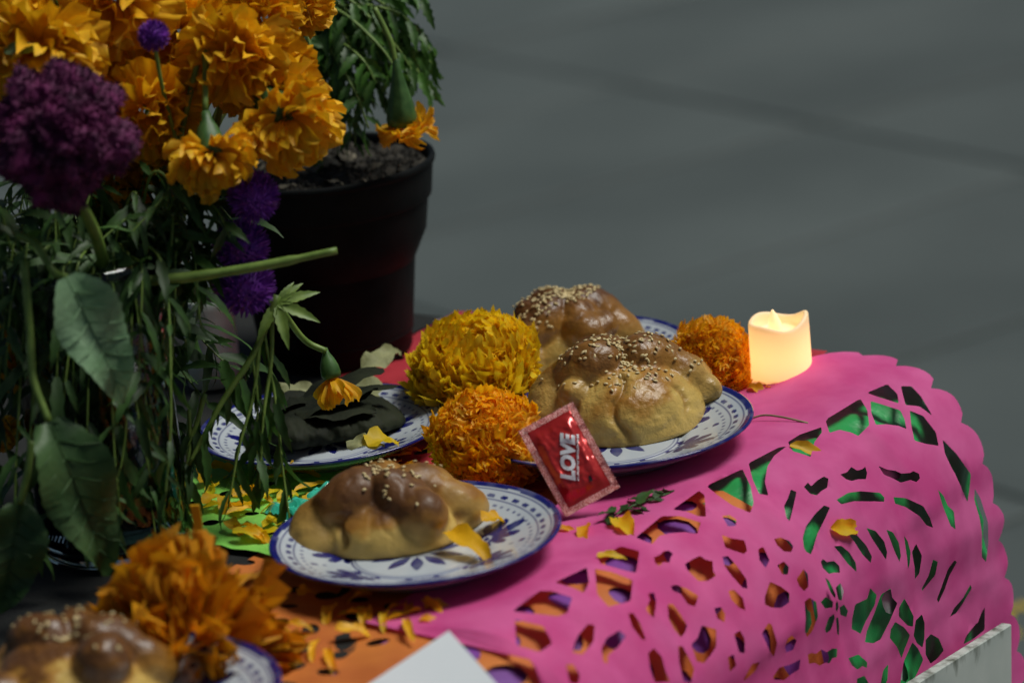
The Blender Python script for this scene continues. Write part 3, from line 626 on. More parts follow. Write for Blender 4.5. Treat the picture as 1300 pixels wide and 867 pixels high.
def leaf_mesh(L, Wd, mat, droop=0.3, fold=0.25, serr=0.0, curl=0.0, n=12, wav=0.0, seed=0, tipw=0.0):
    vs = []; fs = []; ang = 0.0; x = z = 0.0
    for i in range(n+1):
        v = i/n; wv = Wd*0.5*(math.sin(math.pi*min(1, v*0.96+0.04)**0.75)**0.85*(1-tipw)+tipw*(1 if 0 < i < n else 0.3)) if i < n else Wd*0.02
        if serr: wv *= 1+serr*(0.5 if i % 2 else -0.5)
        ang = -droop*v*v*1.6 + 0.0
        if i: x += L/n*math.cos(ang); z += L/n*math.sin(ang)
        for k, u in enumerate((-1, -0.5, 0, 0.5, 1)):
            zz = z + abs(u)*wv*fold - curl*wv*u*u + wav*Wd*math.sin(v*11+u*2.5+seed)*abs(u)
            vs.append((x - 0.06*abs(u)*wv, u*wv, zz))
    for i in range(n):
        for k in range(4): fs.append((i*5+k, (i+1)*5+k, (i+1)*5+k+1, i*5+k+1))
    return mkmesh(vs, fs, mat)
rt = random.Random(6)
for i in range(9):
    put('leaf_fold', leaf_mesh(rt.uniform(0.05, 0.075), rt.uniform(0.020, 0.034), MT['tamal'], 0.2, 0.15, 0.08, 0.2, 14, 0.06, i*1.7, 0.25), tam, frame(V(rt.uniform(-0.055, 0.0), rt.uniform(-0.022, 0.022), 0.0195+0.0012*i*0.5), V(rt.uniform(-.3, .3), rt.uniform(-.4, .4), 1), V(1, rt.uniform(-.5, .5), rt.uniform(0.0, 0.15))))
e2 = put('dry_leaf', leaf_mesh(0.075, 0.030, MT['leaf_dry'], 0.6, 0.6, 0.12, 0.3, 12, 0.2), None, frame(D(415, 508, 1.225), V(0, -0.25, 1), V(0.85, 0.1, 0.45)))
tag(e2, 'curled dry olive leaf sticking up over the leaf-wrapped bundle', 'leaf')
for (a, b, m_, sz, la) in ((462, 470, 'leaf_dry', 0.045, 'crinkled pale dry leaf leaning on the pot above the bundle'), (440, 565, 'leaf_dry', 0.030, 'small yellowed leaf on the front rim of the bundle plate'), (350, 500, 'leaf_dry', 0.04, 'yellow-green leaf lying across the back rim of the bundle plate')):
    o = put('dry_leaf', leaf_mesh(sz, sz*0.42, MT[m_], 0.5, 0.6, 0.12, 0.3, 10, 0.22, a), None, frame(G(a, b, 0.036 if b < 520 else 0.030), V(0.1, -0.5, 0.85), V(0.7, 0.5, 0.5) if b == 470 else V(1, 0.2, 0)))
    tag(o, la, 'leaf')

# ------------------------------------------------------------ lit LED candle
cb = G(993, 481, 0.008); e = empty('led_candle', V(cb.x, cb.y, 0.004), 'lit ivory pillar candle with wavy rim at the table corner', 'candle'); e.scale = (0.78, 0.78, 0.87)
def candle():
    n = 72; r0 = 0.0288; rings = []
    def top(a):                          # a = 0 right, -pi/2 towards the camera
        return 0.0580 + 0.0024*math.cos(2*a+0.3) + 0.0022*math.cos(3*a+0.2) + 0.0012*math.cos(a-0.4)
    prof = []
    for i in range(n):
        a = 2*math.pi*i/n; h = top(a); c, s = math.cos(a), math.sin(a); col = []
        for k in range(9): col.append((r0*(1+0.02*(1-k/8)), (h-0.003)*k/8))
        col += [(r0-0.0004, h-0.0012), (r0-0.0013, h-0.0002), (r0-0.0026, h), (r0-0.0039, h-0.0004), (r0-0.0048, h-0.002), (r0-0.0052, h-0.006), (r0-0.0056, 0.0485), (r0-0.009, 0.0470), (0.006, 0.0465), (0.0, 0.0465)]
        prof.append([(r*c, r*s, z) for r, z in col])
    k = len(prof[0]); vs = [p for c in prof for p in c]; fs = []
    for i in range(n):
        for j in range(k-1): fs.append((i*k+j, ((i+1) % n)*k+j, ((i+1) % n)*k+j+1, i*k+j+1))
    return vs, fs
put('wax_body', mkmesh(*candle(), MT['wax']), e)
fp = [(0.0001, 0.045), (0.0060, 0.046), (0.0066, 0.051), (0.0058, 0.056), (0.0042, 0.0605), (0.0022, 0.0645), (0.0012, 0.0665), (0.0002, 0.0672)]
vs, fs = lathe(fp, 20); vs = [(x-0.0035-0.25*max(0, z-0.055)*0.5, y, z) for x, y, z in vs]
put('flame_tip', mkmesh(vs, fs, MT['flame']), e)
ld = bpy.data.lights.new('candle_bulb', 'POINT'); ld.energy = 0.028; ld.color = (1.0, 0.72, 0.38); ld.shadow_soft_size = 0.008
lo_ = bpy.data.objects.new('candle_bulb', ld); COL.objects.link(lo_); lo_.parent = e; lo_.location = (0, 0, 0.026)

# ------------------------------------------------------------ red foil packet
W0, L0 = 0.0415, 0.0665
pd = Dr(718, 656, 2.212); pw = (Rv*0.877 + Uv*0.480 + Fv*0.02).normalized(); pl = Rv*-0.457 + Uv*0.889 + Fv*0.22; pl = (pl-pw*pl.dot(pw)).normalized(); pn = pw.cross(pl)
if pn.dot(CAM-pd) < 0: pn = -pn
mtx = Matrix.Identity(4)
for i in range(3): mtx[i][0] = pw[i]; mtx[i][1] = pl[i]; mtx[i][2] = pn[i]; mtx[i][3] = pd[i]
pe = empty('foil_packet', (0, 0, 0), 'shiny red foil packet lettered LOVE leaning between marigold and bread', 'packet'); pe.matrix_basis = mtx
BD = 0.0046
def pillow(x, y):
    a = min(x-BD, W0-BD-x)/(W0*0.5-BD); b = min(y-BD, L0-BD-y)/(L0*0.5-BD)
    if a <= 0 or b <= 0: return 0.0
    a, b = min(1, a*2.6), min(1, b*2.6); s = lambda v: v*v*(3-2*v)
    h = 0.0036*s(a)*s(b)
    ring = math.hypot(x-W0*0.5, y-L0*0.5); h += 0.0007*math.exp(-((ring-0.013)/0.0022)**2)*s(a)*s(b)
    return h + (0.0011*nz((x, y, 0), 130, 3) + 0.0006*nz((x, y, 0), 320, 5))*s(a)*s(b)
def bend(x, y): return 0.0030*math.sin(y/L0*math.pi)*0.6 + 0.0025*((x/W0-0.5)**2)*(1 if y < L0*0.4 else -0.6) + 0.0010*nz((x, y, 1), 80)
n = 64; vs = []; fi = []; fe = []
for i in range(n+1):
    for j in range(n+1):
        x, y = W0*i/n, L0*j/n; sx = x; sy = y
        if i in (0, n): sx += 0.0006*(1 if j % 2 else -1)
        if j in (0, n): sy += 0.0006*(1 if i % 2 else -1)
        ed = x < BD or x > W0-BD or y < BD or y > L0-BD
        vs.append((sx, sy, bend(x, y)+pillow(x, y)+(0.00022*(math.sin(y*5200)+math.sin(x*5200)) if ed else 0)))
for i in range(n):
    for j in range(n):
        x, y = W0*(i+.5)/n, L0*(j+.5)/n; q = (i*(n+1)+j, (i+1)*(n+1)+j, (i+1)*(n+1)+j+1, i*(n+1)+j+1)
        (fe if x < BD or x > W0-BD or y < BD or y > L0-BD else fi).append(q)
put('pouch', mkmesh(vs, fi, MT['foil']), pe); put('sealed_edge', mkmesh(vs, fe, MT['foil_edge']), pe)
bv = [(x, y, bend(x, y)-0.0006-0.6*pillow(x, y)) for x, y, _ in [(W0*i/n, L0*j/n, 0) for i in range(n+1) for j in range(n+1)]]
put('back_foil', mkmesh(bv, [tuple(reversed(q)) for q in fe+fi], MT['foil_edge']), pe)
CT, ST = math.cos(R(-28)), math.sin(R(-28))
def lettering(txt, size, x, y, shear, mat, name, hz, spacing=1.0, bold=0.0):
    cu = bpy.data.curves.new('t', 'FONT'); cu.body = txt; cu.size = size; cu.shear = shear; cu.space_character = spacing; cu.offset = bold; cu.resolution_u = 3
    ob = bpy.data.objects.new('t', cu); COL.objects.link(ob); bpy.context.view_layer.update()
    me = bpy.data.meshes.new_from_object(ob.evaluated_get(bpy.context.evaluated_depsgraph_get())); bpy.data.objects.remove(ob)
    bm = bmesh.new(); bm.from_mesh(me); bmesh.ops.triangulate(bm, faces=bm.faces)
    bmesh.ops.subdivide_edges(bm, edges=[e_ for e_ in bm.edges if e_.calc_length() > size*0.25], cuts=2, use_grid_fill=False)
    for v in bm.verts:
        dx_, dy_ = -v.co.y, v.co.x; X, Y = x + dx_*CT - dy_*ST, y + dx_*ST + dy_*CT; v.co = (X, Y, bend(X, Y)+pillow(X, Y)+hz)
    me2 = bpy.data.meshes.new('mesh'); bm.to_mesh(me2); bm.free(); me2.materials.append(mat)
    return put(name, me2, pe)
lettering('LOVE', 0.0128, 0.0168, 0.0175, 0.22, MT['silver'], 'lettering', 0.0007, 0.98, 0.0007)
for i in range(9):                                                    # the thin illegible script beside it
    pts = []
    for k in range(9):
        s_ = 0.0036*i + 0.0030*k/8; o_ = 0.0022 + 0.0009*math.sin(k*1.9+i); pts.append((0.0168 + 0.47*s_ + 0.88*o_, 0.0175 + 0.88*s_ - 0.47*o_))
    put('script_mark', mkmesh(*tube([(x_, y_, bend(x_, y_)+pillow(x_, y_)+0.0004) for x_, y_ in pts], 0.0003, 5), MT['silver']), pe)
pts = [(0.0267+0.0013*math.cos(a)*(1.0 if math.cos(a) > 0 else 0.7), 0.0139+0.0021*math.sin(a)) for a in [k*math.pi/6 for k in range(12)]]
put('dark_mark', mkmesh([(a, b, bend(a, b)+pillow(a, b)+0.0006) for a, b in pts], [tuple(range(12))], MT['black_print'], False), pe)

# ------------------------------------------------------------ marigolds
def petal_mesh(mat, seed, ruff=0.14, nv=5, nu=6, narrow=0.35, tipcurl=0.25, notch=0.12):   # length 1 along z, width ~1 along x
    r = random.Random(seed); ph = r.uniform(0, 6); vs = []; fs = []
    for i in range(nv+1):
        v = i/nv; wd = 0.5*(narrow+(1-narrow)*v**0.8)*(1 if i < nv else 0.86)
        for j in range(nu+1):
            u = j/nu*2-1
            y = ruff*v*v*math.sin(u*5.5+ph)+0.16*u*u*v - tipcurl*v**2.5
            z = v + (notch*(math.sin(u*9+ph*2)*0.5+0.25*math.sin(u*17+ph)) - 0.10*u*u if i == nv else 0) - 0.22*max(0.0, v-0.6)*tipcurl
            vs.append((u*wd, y, z))
    for i in range(nv):
        for j in range(nu): fs.append((i*(nu+1)+j, i*(nu+1)+j+1, (i+1)*(nu+1)+j+1, (i+1)*(nu+1)+j))
    return mkmesh(vs, fs, mat)
PET = {k: [petal_mesh(MT[k], 10*i+3) for i in range(5)] for k in ('yellow', 'orange', 'deep')}
FRILL = {k: [petal_mesh(MT[k], 7*i+1, 0.26, 5, 8, 0.62, 0.75, 0.13) for i in range(5)] for k in ('yellow', 'orange')}
LONG = [petal_mesh(MT['shaded'], 5*i+2, 0.22, 6, 4, 0.55, 0.22, 0.14) for i in range(5)]
def blob(rad, mat, amp, f, seed, sub=5, sz=1.0):
    bm = bmesh.new(); bmesh.ops.create_icosphere(bm, subdivisions=sub, radius=1)
    for v in bm.verts:
        p = v.co.copy(); d = 1 + amp*(abs(nz(p, f, seed))*1.6-0.4) + amp*0.5*nz(p, f*2.7, seed+3) + amp*0.25*nz(p, f*7, seed)
        v.co = Vector((p.x, p.y, p.z*sz))*d*rad
    me = bpy.data.meshes.new('mesh'); bm.to_mesh(me); bm.free(); me.materials.append(mat)
    me.polygons.foreach_set('use_smooth', [True]*len(me.polygons)); return me
def bloom(name, c, axis, rad, n, meshes, label, seed, length=(0.55, 0.75), width=0.34, inner=0.30, cap=115, group=None, calyx=True, stem=None, cat='flower', squash=1.0, jitter=0.22, fill=0):
    r = random.Random(seed); c = Vector(c); ax = Vector(axis).normalized()
    e = empty(name, c, label, cat, group)
    B = frame((0, 0, 0), ax)
    for i in range(n):
        cz = 1-(1-math.cos(R(cap)))*(i+0.5)/n; pol = math.acos(cz); az = i*2.399963+r.uniform(-.3, .3)
        pol += r.uniform(-jitter, jitter)*0.5
        dl = V(math.sin(pol)*math.cos(az), math.sin(pol)*math.sin(az), math.cos(pol)*squash); dw = (B.to_3x3() @ dl).normalized()
        lump = 1+0.16*nz(dl, 1.6, seed) if fill else 1.0; L = rad*r.uniform(*length)*lump*dl.length; s0 = rad*inner*r.uniform(0.8, 1.1)*lump
        dj = (dw+V(r.uniform(-1, 1), r.uniform(-1, 1), r.uniform(-1, 1))*jitter).normalized()
        m = frame(dw*s0*dl.length, dj, ax + V(r.uniform(-.5, .5), r.uniform(-.5, .5), r.uniform(-.5, .5)), (rad*width*r.uniform(0.8, 1.25), L, L), r.uniform(-0.5, 0.5)+math.pi/2)
        put('petal', r.choice(meshes), e, m)
    if fill:                             # the tightly packed small florets between the petals
        vs = []; fs = []
        for i in range(fill):
            cz = 1-(1-math.cos(R(cap)))*(i+0.5)/fill; pol = math.acos(cz); az = i*2.399963+1.0
            dl = V(math.sin(pol)*math.cos(az), math.sin(pol)*math.sin(az), math.cos(pol)*squash); dw = (B.to_3x3() @ dl).normalized()
            dj = (dw+V(r.uniform(-1, 1), r.uniform(-1, 1), r.uniform(-1, 1))*0.35).normalized(); L = rad*length[1]*r.uniform(0.55, 0.9); src = r.choice(meshes); k = len(vs)
            L *= dl.length; m = frame(dw*rad*inner*1.02*dl.length, dj, None, (rad*width*0.75, L, L), r.uniform(0, 6.28))
            vs += [m @ v.co for v in src.vertices]; fs += [tuple(q+k for q in p.vertices) for p in src.polygons]
        o = put('florets', mkmesh(vs, fs, meshes[0].materials[0]), e); o['kind'] = 'stuff'
        core = put('flower_base', blob(rad*(inner+0.06)*squash, meshes[0].materials[0], 0.05, 3, seed, 3), e)
    if calyx:
        pr = [(0.001, -1.25), (0.10, -1.22), (0.13, -1.0), (0.24, -0.75), (0.33, -0.45), (0.36, -0.15), (0.33, 0.05), (0.05, 0.1)]
        vs, fs = lathe([(a*rad*0.95, b*rad*0.8) for a, b in pr], 16); vs = [((x*(1+0.08*math.sin(6*math.atan2(y, x)))), y, z) for x, y, z in vs]
        put('calyx', mkmesh(vs, fs, MT['calyx']), e, frame((0, 0, 0), ax))
    if stem:
        pts = curve_pts([Vector(p)-c for p in stem], 8); put('stem', mkmesh(*tube(pts, 0.0022, 8), MT['stem']), e)
    return e
GP = 'marigold heads lying on the table'
pc = G(606, 500, 0.03)
bloom('marigold', Dr(606, 468, 2.44), V(-0.1, -0.35, 0.9), 0.0455, 295, FRILL['yellow'], 'full yellow marigold head resting beside the pot and the rear bread', 41, (0.38, 0.52), 0.42, 0.60, 128, GP, False, fill=420, squash=0.68)
bloom('marigold', Dr(618, 564, 2.30), V(-0.05, -0.55, 0.8), 0.0385, 300, FRILL['orange'], 'dense orange marigold head right behind the red packet', 42, (0.28, 0.38), 0.27, 0.71, 130, GP, False, fill=600)
bloom('marigold', Dr(903, 456, 2.465), V(0.35, -0.25, 0.9), 0.0295, 260, FRILL['orange'], 'dense orange marigold head between the glossy bread and the lit candle', 43, (0.30, 0.44), 0.26, 0.69, 130, GP, False, fill=500)
bloom('marigold', Dr(240, 826, 2.035), V(0.05, -0.55, 0.75), 0.060, 210, LONG, 'loose shaggy orange marigold head on the plate of the shadowed bread', 44, (0.60, 1.15), 0.115, 0.16, 112, GP, False, jitter=0.40)
GB = 'marigolds of the cut flower bunch'
jar = G(150, 700, 0.0)
def sp(x, y, d): return D(x, y, d)
J0 = D(150, 420, 0.955)
for (x, y, d, rp, ax, sd, lab, cal) in (
    (50, 62, 0.86, 84, V(-0.1, -0.7, -0.35), 51, 'orange marigold above the purple cockscomb, petals hanging down', False),
    (150, 0, 0.93, 84, V(0, -0.8, 0.2), 52, 'orange marigold at the top of the bunch behind a small purple globe', False),
    (185, 140, 0.93, 76, V(0.1, -0.9, 0.1), 53, 'golden marigold beside the purple cockscomb, its centre facing out', False),
    (268, 196, 0.87, 58, V(0.05, -0.45, -0.85), 54, 'nodding orange marigold with green calyx above the purple globe flowers', True),
    (297, 70, 0.92, 76, V(0.1, -0.75, -0.3), 55, 'orange marigold in the middle of the bunch between green stems', False),
    (362, 150, 0.91, 74, V(0.55, -0.45, -0.55), 56, 'nodding orange marigold hanging over the rim of the pot', True),
    (385, 6, 1.0, 44, V(0.3, -0.5, 0.4), 57, 'small orange marigold in front of the potted plant leaves', False),
    (5, 118, 0.93, 68, V(-0.2, -0.8, -0.1), 58, 'orange marigold cut off by the side of the bunch behind the cockscomb', False),
    (30, 445, 0.93, 52, V(0.2, -0.6, -0.5), 59, 'faded orange marigold low behind the thick green stem', False),
    (105, 95, 0.97, 74, V(0.1, -0.8, 0.0), 61, 'golden marigold half hidden behind the cockscomb and its neighbours', False),
    (232, 40, 0.98, 70, V(0.1, -0.7, 0.2), 62, 'orange marigold at the back of the bunch between two nearer ones', False),
    (15, 15, 0.95, 76, V(-0.1, -0.7, 0.2), 63, 'orange marigold at the outer top of the bunch', False),
    (335, 20, 0.97, 60, V(0.2, -0.7, 0.2), 64, 'orange marigold behind the stems next to the potted plant', False),
    (215, 195, 0.96, 56, V(0.0, -0.8, -0.4), 65, 'golden marigold tucked under the bunch beside the nodding one', False),
    (340, 100, 0.95, 66, V(0.3, -0.7, -0.2), 66, 'orange marigold tucked behind the one hanging over the pot', False),
    (150, 225, 0.97, 54, V(-0.1, -0.8, -0.4), 67, 'dim orange marigold deep under the bunch beside the cockscomb', False),
    (2, 548, 0.93, 26, V(0.2, -0.6, -0.5), 60, 'small brownish orange marigold low among the dark leaves', False)):
    c = D(x, y, d); q = J0 - c
    bloom('marigold', c, ax, rp/FPX*dep(d), 62, PET['deep'], lab, sd, (0.62, 0.92), 0.50, 0.20, 118, GB, cal,
          [c - Vector(ax).normalized()*0.03, c - Vector(ax).normalized()*0.05 + V(0, 0.02, 0.015 if cal else -0.01), c*0.5 + J0*0.5 + V(0, 0.02, 0.015), J0 + V(0, 0, -0.05)])
# drooping spent bud at the front of the bunch
c = D(421, 478, 1.04)
bloom('marigold_bud', c, V(0.15, -0.2, -1), 0.021, 16, PET['orange'], 'small wilted orange marigold bud hanging over the leaf-wrapped bundle', 71, (0.8, 1.15), 0.5, 0.1, 60, None, True,
      [c + V(-0.002, 0.002, 0.018), D(385, 430, 1.03), D(352, 385, 1.0)])

# ------------------------------------------------------------ purple flowers
c = D(75, 170, 0.76); e = empty('cockscomb', c, 'big dark magenta velvety cockscomb bloom in front of the marigolds', 'flower')
put('crest', blob(80/FPX*dep(0.76), MT['comb'], 0.34, 1.5, 4, 6, 1.0), e)
cock = e; put('stem', mkmesh(*tube(curve_pts([V(0, 0, -0.03), V(0.01, 0.04, -0.08), Vector(J0)-c], 6), 0.004), MT['stem']), e)
def bract(seed):
    return petal_mesh(MT['globe'], seed, 0.05, 3, 2, 0.7, 0.1, -0.5)
BR = [bract(i) for i in range(3)]
cm = cock.children[0].data; vs = []; fs = []; r = random.Random(12); sv = [v.co.copy() for v in BR[0].vertices]; sf = [tuple(p.vertices) for p in BR[0].polygons]
vv = [v for v in cm.vertices]
for i in range(6500):
    v = r.choice(vv); m = frame(v.co*0.975, (v.normal+V(r.uniform(-.6, .6), r.uniform(-.6, .6), r.uniform(-.6, .6))).normalized(), None, (0.0014, 0.004, r.uniform(0.0018, 0.0042)), r.uniform(0, 6)); b_ = len(vs)
    vs += [m @ q for q in sv]; fs += [tuple(k+b_ for k in f) for f in sf]
o = put('florets', mkmesh(vs, fs, MT['comb']), cock); o['kind'] = 'stuff'
for (x, y, d, rp, lab) in ((195, 46, 0.86, 19, 'small round purple globe flower among the marigolds'), (322, 250, 0.90, 31, 'purple globe flower under the nodding marigold'),
                           (306, 314, 0.93, 34, 'purple globe flower between two others, behind the cut stem'), (310, 362, 0.935, 37, 'lowest purple globe flower just under the cut stem')):
    c = D(x, y, d); rad = rp/FPX*dep(d); e = empty('globe_amaranth', c, lab, 'flower', 'purple globe flowers of the bunch')
    put('core', blob(rad*0.80, MT['globe'], 0.04, 3, x, 4), e)
    vs = []; fs = []; r = random.Random(x); src = BR[0]; sv = [v.co.copy() for v in src.vertices]; sf = [tuple(p.vertices) for p in src.polygons]
    for i in range(420):
        cz = 1-2*(i+.5)/420; az = i*2.399963; sn = math.sqrt(1-cz*cz); dw = V(sn*math.cos(az), sn*math.sin(az), cz)
        m = frame(dw*rad*0.72, (dw+V(r.uniform(-.3, .3), r.uniform(-.3, .3), 0.35)).normalized(), None, (rad*0.13, rad*0.3, rad*0.36), r.uniform(0, 6)); b = len(vs)
        vs += [m @ v for v in sv]; fs += [tuple(k+b for k in f) for f in sf]
    o = put('bracts', mkmesh(vs, fs, MT['globe']), e); o['kind'] = 'stuff'
    put('stem', mkmesh(*tube(curve_pts([V(0, 0, 0), V(-0.02, 0.01, 0.02) if y > 240 else V(0.0, 0.01, -0.03), Vector(D(240, 300, 0.95))-c, Vector(J0)-c], 8), 0.0014, 6), MT['stem']), e)

# ------------------------------------------------------------ jar with water
e = empty('glass_jar', V(jar.x, jar.y, 0.004), 'clear glass jar of dark water holding the cut flowers', 'jar')
H = 0.205; rj = 0.051
pf = [(0.0, 0.0), (rj-0.006, 0.0), (rj-0.001, 0.003), (rj, 0.010), (rj, H-0.02), (rj+0.002, H-0.006), (rj+0.001, H), (rj-0.002, H), (rj-0.0025, H-0.02), (rj-0.003, 0.012), (rj-0.008, 0.007), (0.0, 0.007)]
put('glass_wall', mkmesh(*lathe(pf, 64), MT['glass']), e)
rw = rj-0.0034; vs, fs = lathe([(0.0, 0.0075), (rw-0.006, 0.0075), (rw, 0.0125), (rw, 0.105), (rw-0.002, 0.104), (0.0, 0.104)], 64)
put('water', mkmesh(vs, fs, MT['water']), e)

# ------------------------------------------------------------ leaves of the bunch
LFM = [leaf_mesh(0.034, 0.0062, MT['leaf'], 0.5, 0.3, 0.25, 0.1, 9, 0.05, i) for i in range(4)]
LFM += [leaf_mesh(0.024, 0.0050, MT['leaf'], 0.3, 0.35, 0.25, 0.1, 9, 0.05, i) for i in range(3)]
def sprig(ctrl, nl, label, seed, meshes=LFM, size=1.0, group='leafy sprigs of the bunch', droop=0.5, rad=0.0011, cat='foliage', mat='stem', name='leaf_sprig', spread=1.0):
    r = random.Random(seed); c = Vector(ctrl[-1]); pts = curve_pts([Vector(p)-c for p in ctrl], 8)
    e = empty(name, c, label, cat, group); k = len(pts)
    put('stem', mkmesh(*tube(pts, [rad*(1-0.55*i/k) for i in range(k)], 7), MT[mat]), e)
    for i in range(nl):
        f = 0.18+0.82*(i+0.5)/nl; a = min(k-2, int(f*(k-1))); p = pts[a].lerp(pts[a+1], f*(k-1)-a); t = (pts[a+1]-pts[a]).normalized()
        q = Quaternion(t, i*2.4+r.uniform(-.5, .5)); side = q @ t.orthogonal().normalized()
        dx = (side*spread + t*r.uniform(0.2, 0.9) + V(r.uniform(-.4, .4), r.uniform(-.4, .4), -droop*r.uniform(0.2, 1.3))).normalized(); up = V(r.uniform(-.8, .8), r.uniform(-1.0, .2), 1)
        s = size*r.uniform(0.5, 1.3)
        put('leaf', r.choice(meshes), e, frame(p, up - dx*up.dot(dx), dx, s))
    return e
sr = random.Random(99)
LAB = 'dark green feathery marigold leaves filling the bunch under the blooms'
for i in range(32):
    x, y = sr.uniform(10, 275), sr.uniform(215, 340); d = sr.uniform(0.88, 1.02)
    x2, y2 = x+sr.uniform(-60, 30), y+sr.uniform(20, 150)
    sprig([J0 + V(sr.uniform(-.03, .03), sr.uniform(-.03, .03), 0.0), D(150*0.4+x*0.6, y-10, d), D(x, y, d-0.01), D(x2, y2, d-0.03)], 15, LAB, 200+i)
for i in range(40):
    x, y = sr.uniform(-10, 225), sr.uniform(320, 670); d = sr.uniform(0.84, 0.93)
    sprig([J0 + V(0, 0, 0.06), D(x*0.8+30, 330, d+0.02), D(x, y-70, d-0.01), D(x+sr.uniform(-30, 30), y+60, d-0.01)], 14, 'dark green feathery leaves hanging down in front of the jar', 300+i, group='sprigs hanging before the jar', droop=0.8, size=1.15)
for i, (x, y, x2, y2) in enumerate(((352, 375, 240, 590), (345, 380, 330, 600), (335, 420, 372, 690), (330, 430, 290, 640), (320, 450, 330, 620), (260, 500, 200, 640), (240, 520, 230, 660))):
    d = 0.955
    sprig([D(x, y, d), D(x*0.7+x2*0.3+4, y*0.66+y2*0.34, d), D(x*0.35+x2*0.65, y*0.35+y2*0.65, d-0.005), D(x2, y2, d-0.01)], 15, 'wilted green stalk with limp leaves hanging between the jar and the round bread', 400+i, size=0.95, group='wilted stalks beside the round bread', droop=1.5, rad=(0.0030, 0.0018, 0.0013, 0.0016, 0.0012, 0.0020, 0.0014)[i], spread=0.6)
for i in range(26):
    x, y = sr.uniform(-60, 255), sr.uniform(225, 560); d = sr.uniform(0.99, 1.10)
    sprig([J0 + V(0, 0.04, -0.02), D(x*0.7+45, y-50, d), D(x, y, d-0.01), D(x+sr.uniform(-50, 50), y+sr.uniform(30, 110), d-0.02)], 16, 'dark green feathery leaves crowding behind the jar', 600+i, group='sprigs behind the jar', size=1.35)
# long cut stem lying across, with its pair of leaves
c = D(428, 318, 0.865); e = empty('cut_stem', c, 'pale green cut stem sticking out sideways across the bunch', 'stem')
put('stalk', mkmesh(*tube(curve_pts([Vector(D(125, 357, 0.865))-c, Vector(D(220, 354, 0.865))-c, Vector(D(330, 338, 0.865))-c, V(0, 0, 0)], 8), [0.0036]*12+[0.0032]*8+[0.0024]*5, 10), MT['stem']), e)
for (x, y, tx, ty) in ((205, 352, 130, 370), (230, 356, 180, 400), (200, 350, 240, 330)):
    a = Vector(D(x, y, 0.865)); b = Vector(D(tx, ty, 0.855)); put('leaf', LFM[1], e, frame(a-c, V(0, -0.6, 0.8), b-a, 1.0))
c = D(352, 385, 0.955); e = empty('leaf_sprig', c, 'small fresh green leaf cluster beside the lowest purple globe', 'foliage', None)
for (tx, ty, s) in ((405, 358, 0.9), (392, 398, 0.95), (375, 352, 0.7), (362, 425, 1.0), (395, 300, 0.6), (332, 420, 0.9)):
    b = Vector(D(tx, ty, 0.945)); put('leaf', leaf_mesh(0.034, 0.0085, MT['stem'], 0.25, 0.3, 0.2), e, frame(V(0, 0, 0), V(0, -0.7, 0.6), b-c, s))
# broad leaves in the foreground
def broad(ctrl, L, Wd, mat, up, label, seed, dx):
    c = Vector(ctrl[-1]); e = empty('broad_leaf', c, label, 'leaf', None)
    put('stalk', mkmesh(*tube(curve_pts([Vector(p)-c for p in ctrl], 8), 0.0026, 8), MT['stem']), e)
    bl = put('blade', leaf_mesh(L, Wd, MT[mat], 0.35, 0.75, 0.05, 0.35, 26, 0.20, seed), e, frame((0, 0, 0), up, dx))
    vv = [v.co.copy() for v in bl.data.vertices]; parts = [tube([vv[i*5+2]+V(0, 0, 0.0003) for i in range(26)], [0.0011*(1-0.8*i/26) for i in range(26)], 5)]
    for i in range(3, 22, 3):
        for sd_ in (-1, 1): parts.append(tube([vv[i*5+2]+V(0, 0, 0.0003), vv[(i+2)*5+2+sd_]+V(0, 0, 0.0004), vv[(i+3)*5+2+2*sd_]+V(0, 0, 0.0003)], [0.0006, 0.0005, 0.0002], 4))
    vn = put('veins', mkmesh(*join(parts), MT[mat]), bl)
broad([D(22, 298, 0.78), D(45, 310, 0.775), D(68, 345, 0.77), D(84, 352, 0.765)], 0.092, 0.044, 'leaf_sage', V(0.3, -0.9, 0.3), 'broad pale sage green leaf drooping before the jar', 3, V(0.32, -0.05, -1))
broad([D(30, 330, 0.78), D(38, 420, 0.775), D(42, 480, 0.77), D(62, 535, 0.765)], 0.112, 0.050, 'leaf_broad', V(0.35, -0.85, 0.25), 'broad dark green leaf hanging low over the shadowed bread', 8, V(0.25, -0.05, -1))
broad([D(40, 560, 0.79), D(35, 600, 0.785), D(25, 640, 0.78)], 0.075, 0.042, 'leaf_broad', V(0.2, -0.9, 0.2), 'green leaf at the foot of the bunch cut by the picture border', 15, V(-0.3, -0.05, -1))
o = put('broad_leaf', leaf_mesh(0.05, 0.018, MT['leaf_broad'], 0.4, 0.2, 0.1), None, frame(D(85, 800, 0.80), V(0, -0.3, 1), V(1, 0.1, 0.1))); tag(o, 'dark leaf lying over the top of the shadowed bread', 'leaf')
o = put('broad_leaf', leaf_mesh(0.026, 0.011, MT['leaf_sage'], 0.3, 0.2, 0.1), None, frame(D(5, 65, 0.82), V(0, -0.6, 0.7), V(1, 0.1, 0.0))); tag(o, 'single pale green leaf lying before the upper marigolds', 'leaf')

